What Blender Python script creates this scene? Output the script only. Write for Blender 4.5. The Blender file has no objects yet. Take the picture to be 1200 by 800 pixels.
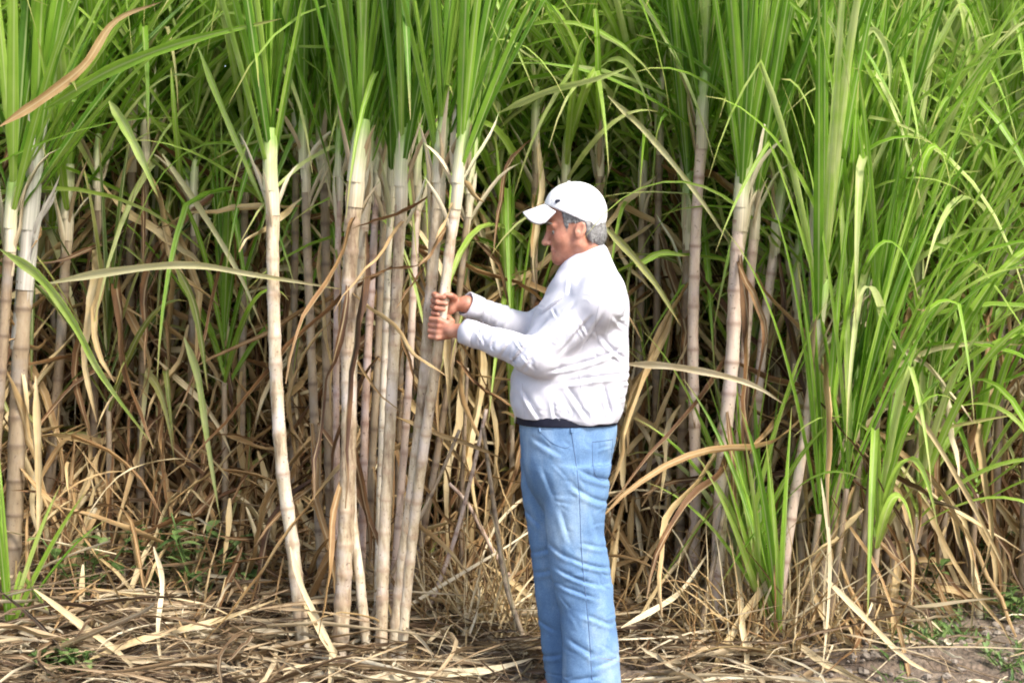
import bpy, math, random
import numpy as np
from mathutils import Vector

# ------------------------------------------------------------------ camera, sky, sun, exposure
SC = bpy.context.scene
COL = SC.collection
F_PX, CAM_Z, PITCH = 1969.0, 1.55, math.radians(2.94)
cam_data = bpy.data.cameras.new('camera')
cam_data.sensor_width = 36.0
cam_data.lens = F_PX / 1200.0 * 36.0
cam_data.clip_end = 2000.0
cam_data.clip_start = 0.05
cam = bpy.data.objects.new('camera', cam_data)
COL.objects.link(cam)
cam.location = (0, 0, CAM_Z)
cam.rotation_euler = (math.pi / 2 - PITCH, 0, 0)
SC.camera = cam

SUN_EL, SUN_AZ = math.radians(46), math.radians(138)   # azimuth from +Y towards +X: behind the camera, to its right
world = bpy.data.worlds.new('World')
SC.world = world
world.use_nodes = True
wn = world.node_tree
bg = wn.nodes['Background']
sky = wn.nodes.new('ShaderNodeTexSky')
sky.sky_type = 'NISHITA'
sky.sun_disc = False
sky.sun_elevation = SUN_EL
sky.sun_rotation = SUN_AZ
sky.dust_density = 3.0
sky.air_density = 1.0
wn.links.new(sky.outputs[0], bg.inputs[0])
bg.inputs[1].default_value = 0.15
sun_data = bpy.data.lights.new('sun', 'SUN')
sun_data.energy = 2.2
sun_data.angle = math.radians(12)
sun_data.color = (1.0, 0.95, 0.87)
sun = bpy.data.objects.new('sun', sun_data)
COL.objects.link(sun)
sd = Vector((math.sin(SUN_AZ) * math.cos(SUN_EL), math.cos(SUN_AZ) * math.cos(SUN_EL), math.sin(SUN_EL)))
sun.rotation_euler = (-sd).to_track_quat('-Z', 'Y').to_euler()
SC.view_settings.view_transform = 'Standard'
SC.view_settings.look = 'None'
SC.view_settings.gamma = 1.0
SC.view_settings.exposure = 1.38
SC.render.engine = 'CYCLES'
SC.cycles.max_bounces = 4
SC.cycles.diffuse_bounces = 3
SC.cycles.use_adaptive_sampling = True
SC.cycles.adaptive_threshold = 0.03
SC.cycles.glossy_bounces = 2
SC.cycles.transmission_bounces = 3
SC.cycles.filter_width = 1.9
SC.cycles.use_denoising = True

rng = random.Random(11)
NR = np.random.RandomState(5)

# ------------------------------------------------------------------ helpers
def P(px, py, Y):
    """point at depth Y on the ray of photo pixel (px, py), 1200x800"""
    cx, cy = (px - 600) / F_PX, (400 - py) / F_PX
    c, s = math.cos(PITCH), math.sin(PITCH)
    d = np.array([cx, c + cy * s, -s + cy * c])
    return np.array([0, 0, CAM_Z]) + d * (Y / d[1])

def ground_z(x, y):
    b = min(max((y - 5.75) / 0.45, 0), 1)
    z = 0.09 * b * b * (3 - 2 * b)
    if y > 6.0:
        a = min(max((-x - .45) / .8, 0), 1); b = min(max((y - 6.35) / .8, 0), 1)
        z += .20 * a * a * (3 - 2 * a) * b * b * (3 - 2 * b)
        z += 0.03 * math.sin(x * 2.3 + 1.0) * math.sin(y * 1.7) + 0.015 * math.sin(x * 5.1 + y * 3.3)
    return z

def tag(o, label=None, cat=None, group=None, kind=None):
    if label: o['label'] = label
    if cat: o['category'] = cat
    if group: o['group'] = group
    if kind: o['kind'] = kind
    return o

def empty(name, loc, label=None, cat=None, group=None):
    o = bpy.data.objects.new(name, None)
    o.empty_display_size = 0.1
    o.location = loc
    COL.objects.link(o)
    return tag(o, label, cat, group)

class MB:
    """collects ribbons, tubes and blobs for ONE mesh object"""
    def __init__(s):
        s.v, s.f, s.uv, s.r, s.n = [], [], [], [], []
    def add(s, verts, faces, uvs, rnd, node=None):
        k = len(s.v)
        s.v.extend([tuple(p) for p in verts])
        s.f.extend([tuple(i + k for i in f) for f in faces])
        s.uv.extend(uvs)
        s.r.extend([rnd] * len(verts) if not hasattr(rnd, '__len__') else rnd)
        s.n.extend(node if node is not None else [0.0] * len(verts))
    def build(s, name, mat, parent=None, org=(0, 0, 0), smooth=True):
        me = bpy.data.meshes.new(name)
        v = np.array(s.v, dtype=np.float32) - np.array(org, dtype=np.float32)
        me.from_pydata(v.tolist(), [], s.f)
        uvl = me.uv_layers.new(name='UVMap')
        li = np.zeros(len(me.loops), dtype=np.int32)
        me.loops.foreach_get('vertex_index', li)
        uvl.data.foreach_set('uv', np.array(s.uv, dtype=np.float32)[li].ravel())
        a = me.attributes.new('rnd', 'FLOAT', 'POINT'); a.data.foreach_set('value', np.array(s.r, dtype=np.float32))
        a = me.attributes.new('node', 'FLOAT', 'POINT'); a.data.foreach_set('value', np.array(s.n, dtype=np.float32))
        if smooth:
            me.polygons.foreach_set('use_smooth', [True] * len(me.polygons))
        me.materials.append(mat)
        o = bpy.data.objects.new(name, me)
        COL.objects.link(o)
        if parent is not None: o.parent = parent
        else: o.location = org
        return o

def norm(v):
    return v / (np.linalg.norm(v) + 1e-9)

def spline(pts, n):
    """Catmull-Rom through pts, n samples"""
    p = [np.array(q, float) for q in pts]
    p = [2 * p[0] - p[1]] + p + [2 * p[-1] - p[-2]]
    out = []
    m = len(p) - 3
    for k in range(n):
        t = k / (n - 1) * m
        i = min(int(t), m - 1); t -= i
        a, b, c, d = p[i:i + 4]
        out.append(0.5 * ((2 * b) + (-a + c) * t + (2 * a - 5 * b + 4 * c - d) * t * t + (-a + 3 * b - 3 * c + d) * t ** 3))
    return np.array(out)

def ribbon(mb, pts, W, side0, rnd, fold=0.25, twist=0.0, prof='leaf', wave=0.0):
    """a leaf blade: three vertices across, folded along its midrib"""
    n = len(pts)
    tan = np.gradient(pts, axis=0)
    vs, uv, fs = [], [], []
    s0 = np.array(side0, float)
    for i in range(n):
        sv = s0[i] if s0.ndim == 2 else s0
        t = norm(tan[i]); s = norm(sv - t * np.dot(sv, t)); nn = np.cross(t, s)
        q = i / (n - 1)
        a = twist * q
        sd_ = s * math.cos(a) + nn * math.sin(a); nn2 = np.cross(t, sd_)
        if prof == 'leaf':
            w = W * min(1.0, 0.45 + q * 2.6) * (1 - q ** 2.6) + 0.0012
        elif prof == 'strip':
            w = W * min(1.0, 0.12 + q * 6) * (1 - q ** 3) * (.9 + .1 * math.sin(q * 23 + rnd * 30)) + .0012
        else:
            w = W * min(1.0, 0.35 + q * 3.0) * (1 - 0.85 * q ** 3)
        h = fold * w
        wv = wave * w * math.sin(q * 17 + rnd * 40)
        vs += [pts[i] - sd_ * w * .5 + nn2 * (h * .5 + wv), pts[i] - nn2 * h * .5, pts[i] + sd_ * w * .5 + nn2 * (h * .5 - wv)]
        uv += [(0, q), (.5, q), (1, q)]
        if i:
            k = (i - 1) * 3
            fs += [(k, k + 1, k + 4, k + 3), (k + 1, k + 2, k + 5, k + 4)]
    mb.add(vs, fs, uv, rnd)

def sim_leaf(mb, base, d0, L, W, droop, rnd, r, n=11, fold=0.3, twist=0.0, kink=None, prof='leaf', wave=0.0, jit=0.0):
    d = norm(np.array(d0, float)); p = np.array(base, float)
    st = L / n
    pts = [p.copy()]
    h = np.array([d[0], d[1], 0.0])
    if np.linalg.norm(h) < 1e-3: h = np.array([1.0, 0, 0])
    h = norm(h)
    side = np.array([-h[1], h[0], 0.0])
    for i in range(n):
        q = (i + 1) / n
        d = d + np.array([0, 0, -1.0]) * droop * st * (0.25 + 1.6 * q)
        if kink is not None and i == int(kink * n):
            d = d + h * 0.25 + np.array([0, 0, -1.6])
        if jit: d = d + np.array([r.gauss(0, jit), r.gauss(0, jit), r.gauss(0, jit)])
        d = norm(d)
        p = p + d * st
        pts.append(p.copy())
    ribbon(mb, np.array(pts), W, side, rnd, fold, twist, prof, wave)

def tube(mb, pts, rad, seg=10, rnd=0.5, node=None, cap=True):
    n = len(pts)
    tan = np.gradient(pts, axis=0)
    vs, uv, fs, nd = [], [], [], []
    s0 = np.array([0.9, 0.35, 0.1])
    acc = 0
    for i in range(n):
        t = norm(tan[i]); s = norm(s0 - t * np.dot(s0, t)); b = np.cross(t, s)
        if i: acc += np.linalg.norm(pts[i] - pts[i - 1])
        for k in range(seg):
            a = 2 * math.pi * k / seg
            vs.append(pts[i] + (s * math.cos(a) + b * math.sin(a)) * rad[i]); uv.append((k / seg, acc))
            nd.append(node[i] if node is not None else 0)
        if i:
            o = (i - 1) * seg
            for k in range(seg):
                k2 = (k + 1) % seg
                fs.append((o + k, o + k2, o + seg + k2, o + seg + k))
    if cap:
        fs.append(tuple(range(seg - 1, -1, -1))); fs.append(tuple((n - 1) * seg + k for k in range(seg)))
    mb.add(vs, fs, uv, rnd, nd)

# ------------------------------------------------------------------ materials
def new_mat(name):
    m = bpy.data.materials.new(name); m.use_nodes = True
    nt = m.node_tree
    return m, nt, nt.nodes['Principled BSDF'], nt.nodes['Material Output']

def nd(nt, typ, **kw):
    n = nt.nodes.new(typ)
    for k, v in kw.items():
        if k.startswith('i_'): n.inputs[int(k[2:]) if k[2:].isdigit() else k[2:]].default_value = v
        else: setattr(n, k, v)
    return n

def ramp(nt, fac, stops, interp='LINEAR'):
    r = nt.nodes.new('ShaderNodeValToRGB'); r.color_ramp.interpolation = interp
    el = r.color_ramp.elements
    while len(el) < len(stops): el.new(0.5)
    for e, (p, c) in zip(el, stops):
        e.position = p; e.color = tuple(c) + (1,) if len(c) == 3 else c
    nt.links.new(fac, r.inputs[0])
    return r.outputs[0]

def mixc(nt, fac, a, b, mode='MIX'):
    m = nt.nodes.new('ShaderNodeMix'); m.data_type = 'RGBA'; m.blend_type = mode
    for v, i in ((fac, 0), (a, 6), (b, 7)):
        if isinstance(v, (int, float)): m.inputs[i].default_value = v
        elif isinstance(v, tuple): m.inputs[i].default_value = v + (1,) if len(v) == 3 else v
        else: nt.links.new(v, m.inputs[i])
    return m.outputs[2]

def math_(nt, op, a, b=0.0, clamp=False):
    m = nt.nodes.new('ShaderNodeMath'); m.operation = op; m.use_clamp = clamp
    for v, i in ((a, 0), (b, 1)):
        if isinstance(v, (int, float)): m.inputs[i].default_value = v
        else: nt.links.new(v, m.inputs[i])
    return m.outputs[0]

def leaf_mat(name, stops, midrib, tip, transl=0.35, rough=0.45, obj_var=0.35, mid_amt=0.7):
    m, nt, bs, out = new_mat(name)
    at = nd(nt, 'ShaderNodeAttribute', attribute_name='rnd')
    oi = nd(nt, 'ShaderNodeObjectInfo')
    f = math_(nt, 'ADD', at.outputs['Fac'], math_(nt, 'MULTIPLY', math_(nt, 'SUBTRACT', oi.outputs['Random'], 0.5), obj_var), True)
    tc = nd(nt, 'ShaderNodeTexCoord')
    nz = nd(nt, 'ShaderNodeTexNoise'); nz.inputs['Scale'].default_value = 9; nz.inputs['Detail'].default_value = 3
    nt.links.new(tc.outputs['Object'], nz.inputs['Vector'])
    f = math_(nt, 'ADD', f, math_(nt, 'MULTIPLY', math_(nt, 'SUBTRACT', nz.outputs['Fac'], 0.5), 0.5), True)
    col = ramp(nt, f, stops)
    sp = nd(nt, 'ShaderNodeSeparateXYZ'); nt.links.new(tc.outputs['UV'], sp.inputs[0])
    du = math_(nt, 'ABSOLUTE', math_(nt, 'SUBTRACT', sp.outputs[0], 0.5))
    mid = math_(nt, 'SUBTRACT', 1.0, math_(nt, 'DIVIDE', du, 0.13), True)
    # fine veins along the blade
    wv = nd(nt, 'ShaderNodeTexNoise'); wv.inputs['Scale'].default_value = 1.0; wv.inputs['Detail'].default_value = 2
    mp = nd(nt, 'ShaderNodeMapping'); mp.inputs['Scale'].default_value = (26, 1.6, 1)
    nt.links.new(tc.outputs['UV'], mp.inputs[0]); nt.links.new(mp.outputs[0], wv.inputs['Vector'])
    col = mixc(nt, 1.0, col, ramp(nt, wv.outputs['Fac'], [(0.25, (.62, .62, .62)), (0.75, (1.3, 1.3, 1.3))]), 'MULTIPLY')
    col = mixc(nt, math_(nt, 'MULTIPLY', mid, mid_amt), col, midrib)
    tf = math_(nt, 'MULTIPLY', math_(nt, 'SUBTRACT', math_(nt, 'ADD', sp.outputs[1], math_(nt, 'MULTIPLY', nz.outputs['Fac'], 0.12)), 0.91), 8.0, True)
    col = mixc(nt, math_(nt, 'MULTIPLY', tf, 0.8), col, tip)
    nt.links.new(col, bs.inputs['Base Color'])
    bs.inputs['Roughness'].default_value = rough
    bs.inputs['Specular IOR Level'].default_value = 0.4
    tr = nd(nt, 'ShaderNodeBsdfTranslucent'); nt.links.new(col, tr.inputs[0])
    mx = nd(nt, 'ShaderNodeMixShader'); mx.inputs[0].default_value = transl
    nt.links.new(bs.outputs[0], mx.inputs[1]); nt.links.new(tr.outputs[0], mx.inputs[2]); nt.links.new(mx.outputs[0], out.inputs[0])
    return m

M = {}
M['green'] = leaf_mat('green_blade', [(0.0, (.08, .20, .016)), (0.3, (.17, .35, .028)), (0.6, (.28, .48, .05)), (0.85, (.42, .59, .11)), (1.0, (.60, .66, .27))], (.60, .68, .32), (.50, .42, .17), 0.52, 0.5)
M['dry'] = leaf_mat('dry_blade', [(0.0, (.07, .032, .014)), (0.22, (.19, .095, .036)), (0.48, (.38, .24, .10)), (0.74, (.58, .44, .22)), (1.0, (.76, .66, .44))], (.58, .46, .27), (.24, .16, .08), 0.25, 0.7)
M['litter'] = leaf_mat('litter_blade', [(0.0, (.075, .045, .025)), (0.22, (.18, .115, .06)), (0.48, (.35, .255, .145)), (0.74, (.54, .44, .28)), (1.0, (.74, .66, .48))], (.58, .48, .32), (.22, .16, .09), 0.2, 0.75)
M['olive'] = leaf_mat('yellowing_blade', [(0.0, (.09, .14, .025)), (0.4, (.22, .26, .05)), (0.7, (.46, .44, .15)), (1.0, (.66, .61, .34))], (.62, .60, .36), (.34, .22, .08), 0.35, 0.5)
M['weed'] = leaf_mat('weed_leaf', [(0.0, (.05, .10, .025)), (0.5, (.12, .21, .05)), (1.0, (.24, .33, .11))], (.24, .34, .13), (.10, .18, .04), 0.35, 0.5)

def stalk_mat(name, stops, ring, wax):
    m, nt, bs, out = new_mat(name)
    tc = nd(nt, 'ShaderNodeTexCoord'); oi = nd(nt, 'ShaderNodeObjectInfo')
    mp = nd(nt, 'ShaderNodeMapping'); mp.inputs['Scale'].default_value = (1, 1, .22)
    nt.links.new(tc.outputs['Object'], mp.inputs[0])
    nz = nd(nt, 'ShaderNodeTexNoise'); nz.inputs['Scale'].default_value = 26; nz.inputs['Detail'].default_value = 6; nz.inputs['Roughness'].default_value = .7
    nt.links.new(mp.outputs[0], nz.inputs['Vector'])
    f = math_(nt, 'ADD', nz.outputs['Fac'], math_(nt, 'MULTIPLY', math_(nt, 'SUBTRACT', oi.outputs['Random'], .5), .25), True)
    col = ramp(nt, f, stops)
    n2 = nd(nt, 'ShaderNodeTexNoise'); n2.inputs['Scale'].default_value = 9; n2.inputs['Detail'].default_value = 4
    nt.links.new(tc.outputs['Object'], n2.inputs['Vector'])
    col = mixc(nt, ramp(nt, n2.outputs['Fac'], [(.5, (0, 0, 0)), (.68, (.7, .7, .7))]), col, wax)
    n3 = nd(nt, 'ShaderNodeTexNoise'); n3.inputs['Scale'].default_value = 70; n3.inputs['Detail'].default_value = 3
    nt.links.new(tc.outputs['Object'], n3.inputs['Vector'])
    col = mixc(nt, ramp(nt, n3.outputs['Fac'], [(.62, (0, 0, 0)), (.72, (.75, .75, .75))]), col, (.12, .07, .045))
    at = nd(nt, 'ShaderNodeAttribute', attribute_name='node')
    col = mixc(nt, math_(nt, 'MULTIPLY', at.outputs['Fac'], .85), col, ring)
    nt.links.new(col, bs.inputs['Base Color'])
    bs.inputs['Roughness'].default_value = .55
    bp = nd(nt, 'ShaderNodeBump'); bp.inputs['Strength'].default_value = .25; bp.inputs['Distance'].default_value = .004
    nt.links.new(nz.outputs['Fac'], bp.inputs['Height']); nt.links.new(bp.outputs[0], bs.inputs['Normal'])
    return m
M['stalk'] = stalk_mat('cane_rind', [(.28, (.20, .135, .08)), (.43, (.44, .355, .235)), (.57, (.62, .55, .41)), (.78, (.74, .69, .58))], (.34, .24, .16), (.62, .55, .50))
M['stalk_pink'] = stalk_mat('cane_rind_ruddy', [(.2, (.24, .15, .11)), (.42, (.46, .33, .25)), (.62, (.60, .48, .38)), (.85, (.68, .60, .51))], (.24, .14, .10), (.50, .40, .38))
M['stalk_dim'] = stalk_mat('cane_rind_shaded', [(.2, (.11, .07, .042)), (.42, (.21, .15, .09)), (.62, (.31, .24, .155)), (.85, (.42, .35, .25))], (.09, .055, .035), (.24, .21, .18))  # darker copy of the rind: shade among the inner canes put into its colour
M['sheath'] = leaf_mat('sheath_skin', [(0.0, (.34, .25, .14)), (0.3, (.55, .46, .31)), (0.6, (.64, .58, .42)), (0.85, (.50, .54, .28)), (1.0, (.30, .44, .11))], (.5, .48, .3), (.22, .34, .08), 0.12, 0.5, 0.15, .2)
M['sheath_grey'] = leaf_mat('sheath_skin_grey', [(0.0, (.30, .27, .22)), (0.5, (.52, .49, .43)), (1.0, (.45, .48, .36))], (.55, .53, .48), (.28, .36, .15), 0.1, 0.55, 0.15, .2)

def simple_mat(name, col, rough=.7, col2=None, scale=20, bump=0.0, bscale=200, spec=.4):
    m, nt, bs, out = new_mat(name)
    tc = nd(nt, 'ShaderNodeTexCoord')
    if col2:
        nz = nd(nt, 'ShaderNodeTexNoise'); nz.inputs['Scale'].default_value = scale; nz.inputs['Detail'].default_value = 5
        nt.links.new(tc.outputs['Object'], nz.inputs['Vector'])
        nt.links.new(ramp(nt, nz.outputs['Fac'], [(.32, col), (.68, col2)]), bs.inputs['Base Color'])
    else: bs.inputs['Base Color'].default_value = col + (1,)
    bs.inputs['Roughness'].default_value = rough
    bs.inputs['Specular IOR Level'].default_value = spec
    if bump:
        n2 = nd(nt, 'ShaderNodeTexNoise'); n2.inputs['Scale'].default_value = bscale; n2.inputs['Detail'].default_value = 4
        nt.links.new(tc.outputs['Object'], n2.inputs['Vector'])
        bp = nd(nt, 'ShaderNodeBump'); bp.inputs['Strength'].default_value = bump; bp.inputs['Distance'].default_value = .003
        nt.links.new(n2.outputs['Fac'], bp.inputs['Height']); nt.links.new(bp.outputs[0], bs.inputs['Normal'])
    return m

# ------------------------------------------------------------------ the ground
def make_ground():
    def axis(lo, hi, step, far):
        a = list(np.arange(lo, hi + 1e-6, step)); s = step
        while a[-1] < far: s *= 1.5; a.append(a[-1] + s)
        s = step
        while a[0] > -far: s *= 1.5; a.insert(0, a[0] - s)
        return a
    xs, ys = axis(-3.6, 3.6, .05, 900), axis(4.8, 10.5, .05, 900)
    rr = np.random.RandomState(3).rand(len(xs), len(ys))
    v = [(x, y, ground_z(x, y) + (0.022 * (rr[i, j] - .5) if 4.8 < y < 10.5 and abs(x) < 3.6 and not (abs(x - .2) < .35 and 5.4 < y < 6.0) else 0)) for i, x in enumerate(xs) for j, y in enumerate(ys)]
    n = len(ys)
    f = [(i * n + j, (i + 1) * n + j, (i + 1) * n + j + 1, i * n + j + 1) for i in range(len(xs) - 1) for j in range(n - 1)]
    me = bpy.data.meshes.new('ground'); me.from_pydata(v, [], f)
    me.polygons.foreach_set('use_smooth', [True] * len(me.polygons))
    m, nt, bs, out = new_mat('soil')
    tc = nd(nt, 'ShaderNodeTexCoord')
    nz = nd(nt, 'ShaderNodeTexNoise'); nz.inputs['Scale'].default_value = 5; nz.inputs['Detail'].default_value = 9; nz.inputs['Roughness'].default_value = .7
    nt.links.new(tc.outputs['Object'], nz.inputs['Vector'])
    n2 = nd(nt, 'ShaderNodeTexNoise'); n2.inputs['Scale'].default_value = 55; n2.inputs['Detail'].default_value = 6
    nt.links.new(tc.outputs['Object'], n2.inputs['Vector'])
    col = ramp(nt, nz.outputs['Fac'], [(.3, (.075, .05, .035)), (.5, (.15, .115, .085)), (.7, (.26, .215, .17))])
    col = mixc(nt, 1.0, col, ramp(nt, n2.outputs['Fac'], [(.3, (.5, .5, .5)), (.7, (1.35, 1.3, 1.25))]), 'MULTIPLY')
    nt.links.new(col, bs.inputs['Base Color']); bs.inputs['Roughness'].default_value = .95
    bp = nd(nt, 'ShaderNodeBump'); bp.inputs['Strength'].default_value = .8; bp.inputs['Distance'].default_value = .02
    nt.links.new(n2.outputs['Fac'], bp.inputs['Height']); nt.links.new(bp.outputs[0], bs.inputs['Normal'])
    me.materials.append(m)
    o = bpy.data.objects.new('ground', me); COL.objects.link(o); tag(o, kind='structure')
make_ground()

# ------------------------------------------------------------------ sugar cane
def stalk_mesh(mb, path, r0, r1, r, inter=.13):
    """jointed cane: swollen node with a scar ring, then a slightly waisted internode"""
    seglen = np.linalg.norm(np.diff(path, axis=0), axis=1); cum = np.concatenate([[0], np.cumsum(seglen)]); L = cum[-1]
    ss, rr, nn = [], [], []
    s = r.uniform(0.0, .05); nodes = []
    while s < L: nodes.append(s); s += inter * r.uniform(.75, 1.3)
    nodes.append(L + .05)
    for a, b in zip(nodes[:-1], nodes[1:]):
        g = b - a
        for q, k, c in ((0, 1.07, 1.0), (.006, 1.085, .9), (.013, 1.03, .4), (.022, 1.0, .1), (g * .4, .97, 0), (g * .75, .975, 0), (g - .014, 1.02, .0), (g - .007, 1.06, .35)):
            if a + q <= L: ss.append(a + q); rr.append((r0 + (r1 - r0) * (a + q) / L) * k * r.uniform(.985, 1.015)); nn.append(c * r.uniform(.6, 1))
    o = np.argsort(ss); ss, rr, nn = np.array(ss)[o], np.array(rr)[o], np.array(nn)[o]
    pts = np.stack([np.interp(ss, cum, path[:, k]) for k in range(3)], 1)
    # slight zigzag from node to node
    tube(mb, pts, rr, 12, .5, nn)

def crown_mesh(mb, top, tdir, r, n=13, spread=(3, 24), L=(1.0, 1.6), W=(.032, .05), droop=(.25, .8), rise=.30, az0=None, kinkp=.12, bias=None, ncol=(.1, .95)):
    az0 = r.uniform(0, 6.28) if az0 is None else az0
    tdir = norm(np.array(tdir, float))
    for i in range(n):
        q = i / max(n - 1, 1)                          # 0 lowest, oldest leaf .. 1 spindle
        base = top + tdir * (rise * q - .05)
        az = az0 + (i % 2) * math.pi + r.gauss(0, .55)
        til = math.radians(spread[0] + (spread[1] - spread[0]) * (1 - q) ** 1.2 + r.gauss(0, 3.5))
        d = tdir * math.cos(til) + (np.array([math.cos(az), math.sin(az), 0])) * math.sin(til)
        if bias is not None: d = d + np.array(bias) * (1 - q * .5)
        dr = r.uniform(*droop) * (1.25 - .6 * q)
        sim_leaf(mb, base, d, r.uniform(*L) * (.8 + .3 * math.sin(math.pi * min(1, q + .15))), r.uniform(*W), dr, r.uniform(*ncol), r, n=12, fold=r.uniform(.15, .5), twist=r.gauss(0, .8), kink=r.uniform(.45, .75) if r.random() < kinkp else None)

def dry_mesh(mb, path, r, n=8, lo=.25, hi=.95, L=(.6, 1.15), W=(.018, .034), ncol=(.05, .95), stand=.022, hookp=0.0):
    m = len(path)
    for i in range(n):
        q = r.uniform(lo, hi)
        p = path[min(int(q * (m - 1)), m - 1)]
        az = r.uniform(0, 6.28)
        hook = r.random() < hookp
        til = math.radians(r.uniform(30, 75) if hook else r.uniform(105, 168))
        h = np.array([math.cos(az), math.sin(az), 0])
        d = h * math.sin(til) + np.array([0, 0, 1]) * math.cos(til)
        sim_leaf(mb, p + h * stand, d, r.uniform(*L), r.uniform(*W), r.uniform(2, 6) if hook else r.uniform(.0, 1.5), r.uniform(*ncol), r, n=11, fold=r.uniform(.1, .9), twist=r.gauss(0, 2.6), prof='dry', wave=.14, jit=.13)

def sheath_mesh(mb, path, top, tdir, rad, r, length=.34):
    """overlapping leaf sheaths clasping the top of the stalk, opening towards the fan"""
    tdir = norm(np.array(tdir, float))
    n = 9
    for j in range(3):
        st = -length + j * length * .38
        ln = length * .95
        pts = np.array([top + tdir * (st + ln * k / (n - 1)) + np.array([.004 * math.sin(j * 2.1 + k * .3), .004 * math.cos(j * 1.7), 0]) for k in range(n)])
        rr = [rad * (1.10 + .05 * j) * (1.0 if k < n - 3 else 1.0 - .16 * (k - n + 3)) for k in range(n)]
        tube(mb, pts, rr, 10, [min(1, max(0, .15 + .22 * j + .5 * (k / n) + r.uniform(-.05, .05))) for k in range(n) for _ in range(10)], cap=False)

def path_back(path, dist):
    """direction of the last stretch of a path"""
    return norm(path[-1] - path[max(0, len(path) - 8)])

def front_cane(pts, w, label, group, seed, leaves={}, dry={}, mat='stalk', sheath='sheath', name='sugar_cane', sink=True, leafmat='green', shl=.24):
    r = random.Random(seed)
    pp = [P(*q) for q in pts]
    if sink: pp[0][2] = ground_z(pp[0][0], pp[0][1]) - .04
    path = spline(pp, 48)
    base = path[0].copy(); base[2] += .04
    root = empty(name, base, label, 'sugar cane', group)
    rad = w / F_PX * pts[0][2] * .42
    mb = MB(); stalk_mesh(mb, path, rad * 1.05, rad * .92, r); mb.build('stalk', M[mat], root, base)
    td = path_back(path, .2)
    if leaves is not None:
        mb = MB(); sheath_mesh(mb, path, path[-1], td, rad * .92, r, shl)
        for k in range(5):
            az = r.uniform(0, 6.28); t = r.uniform(.1, .5)
            sim_leaf(mb, path[-1] + td * r.uniform(-shl, .02) + np.array([math.cos(az), math.sin(az), 0]) * rad * .8, td * math.cos(t) + np.array([math.cos(az), math.sin(az), 0]) * math.sin(t), r.uniform(.12, .34), r.uniform(.014, .026), r.uniform(0, 3), r.uniform(0, .7), r, n=6, fold=.6, twist=r.gauss(0, .8), jit=.06)
        mb.build('leaf_sheath', M[sheath], root, base)
        mb = MB(); crown_mesh(mb, path[-1], td, r, **leaves); mb.build('green_leaves', M[leafmat], root, base)
    if dry is not None:
        mb = MB(); dry_mesh(mb, path, r, **dry); mb.build('dry_leaves', M['dry'], root, base)
    return root

G1 = 'canes of the stool in front of the man'
UP = dict(n=22, spread=(1, 15), L=(1.0, 1.6), droop=(.05, .4), W=(.022, .038), rise=.36, kinkp=.08, ncol=(.05, .85))
LD = dict(n=4, lo=.3, hi=.95)
front_cane([(357, 748, 6.15), (343, 640, 6.15), (330, 540, 6.15), (322, 400, 6.15), (318, 205, 6.15)], 19,
           'thick pale cane standing alone at the left edge of the stool, curving at its foot', G1, 1, UP, dict(n=3, lo=.05, hi=.5))
front_cane([(382, 740, 6.5), (374, 620, 6.5), (367, 460, 6.5), (360, 290, 6.5), (357, 180, 6.5)], 13,
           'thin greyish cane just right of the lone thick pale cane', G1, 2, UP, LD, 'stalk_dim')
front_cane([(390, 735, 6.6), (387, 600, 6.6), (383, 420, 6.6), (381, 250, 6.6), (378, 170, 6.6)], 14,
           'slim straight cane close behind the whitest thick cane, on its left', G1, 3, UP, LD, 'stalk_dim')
front_cane([(397, 770, 6.1), (404, 650, 6.1), (409, 500, 6.1), (408, 380, 6.1), (413, 260, 6.1), (420, 195, 6.1)], 23,
           'thickest whitish cane at the middle of the stool', G1, 4, UP, dict(n=3, lo=.1, hi=.8))
front_cane([(432, 762, 6.12), (422, 680, 6.12), (412, 585, 6.14), (414, 420, 6.2), (424, 300, 6.2), (432, 190, 6.22)], 14,
           'thin cane crossing the thickest whitish cane near its foot', G1, 5, UP, LD)
front_cane([(436, 740, 6.5), (433, 620, 6.5), (441, 450, 6.5), (448, 300, 6.5), (452, 190, 6.5)], 11,
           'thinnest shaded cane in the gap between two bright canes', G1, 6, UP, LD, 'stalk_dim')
front_cane([(446, 768, 6.1), (450, 640, 6.1), (458, 480, 6.1), (464, 360, 6.1), (471, 200, 6.1)], 17,
           'bright straight cane leaning right between the whitish cane and the gripped pair', G1, 7, UP, dict(n=2, lo=.2, hi=.9))
front_cane([(459, 762, 6.1), (470, 680, 6.08), (485, 560, 6.02), (496, 460, 5.96), (505, 340, 5.92), (516, 195, 5.9)], 17,
           'leaning cane on the left of the pair at the man\'s hands', G1, 8, UP, dict(n=3, lo=.86, hi=1, L=(.2, .5), W=(.012, .022), ncol=(.1, .7)))
CANE_H = [(468, 752, 6.1), (482, 640, 6.05), (498, 515, 5.95), (512, 420, 5.87), (519, 360, 5.85), (526, 300, 5.85), (539, 195, 5.84)]
front_cane(CANE_H, 15, 'leaning cane gripped in both hands of the man', G1, 9, dict(UP, bias=(.10, 0, 0)), dict(n=3, lo=.9, hi=1, L=(.15, .4), W=(.012, .022), ncol=(.1, .7)))
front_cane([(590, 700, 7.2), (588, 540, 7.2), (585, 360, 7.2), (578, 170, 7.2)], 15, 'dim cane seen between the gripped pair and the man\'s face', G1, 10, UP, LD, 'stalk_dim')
front_cane([(420, 750, 6.35), (424, 640, 6.4), (428, 480, 6.45), (436, 320, 6.5), (444, 185, 6.5)], 12, 'shaded cane directly behind the thickest whitish cane, on its right', G1, 31, UP, LD, 'stalk_pink')

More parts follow.
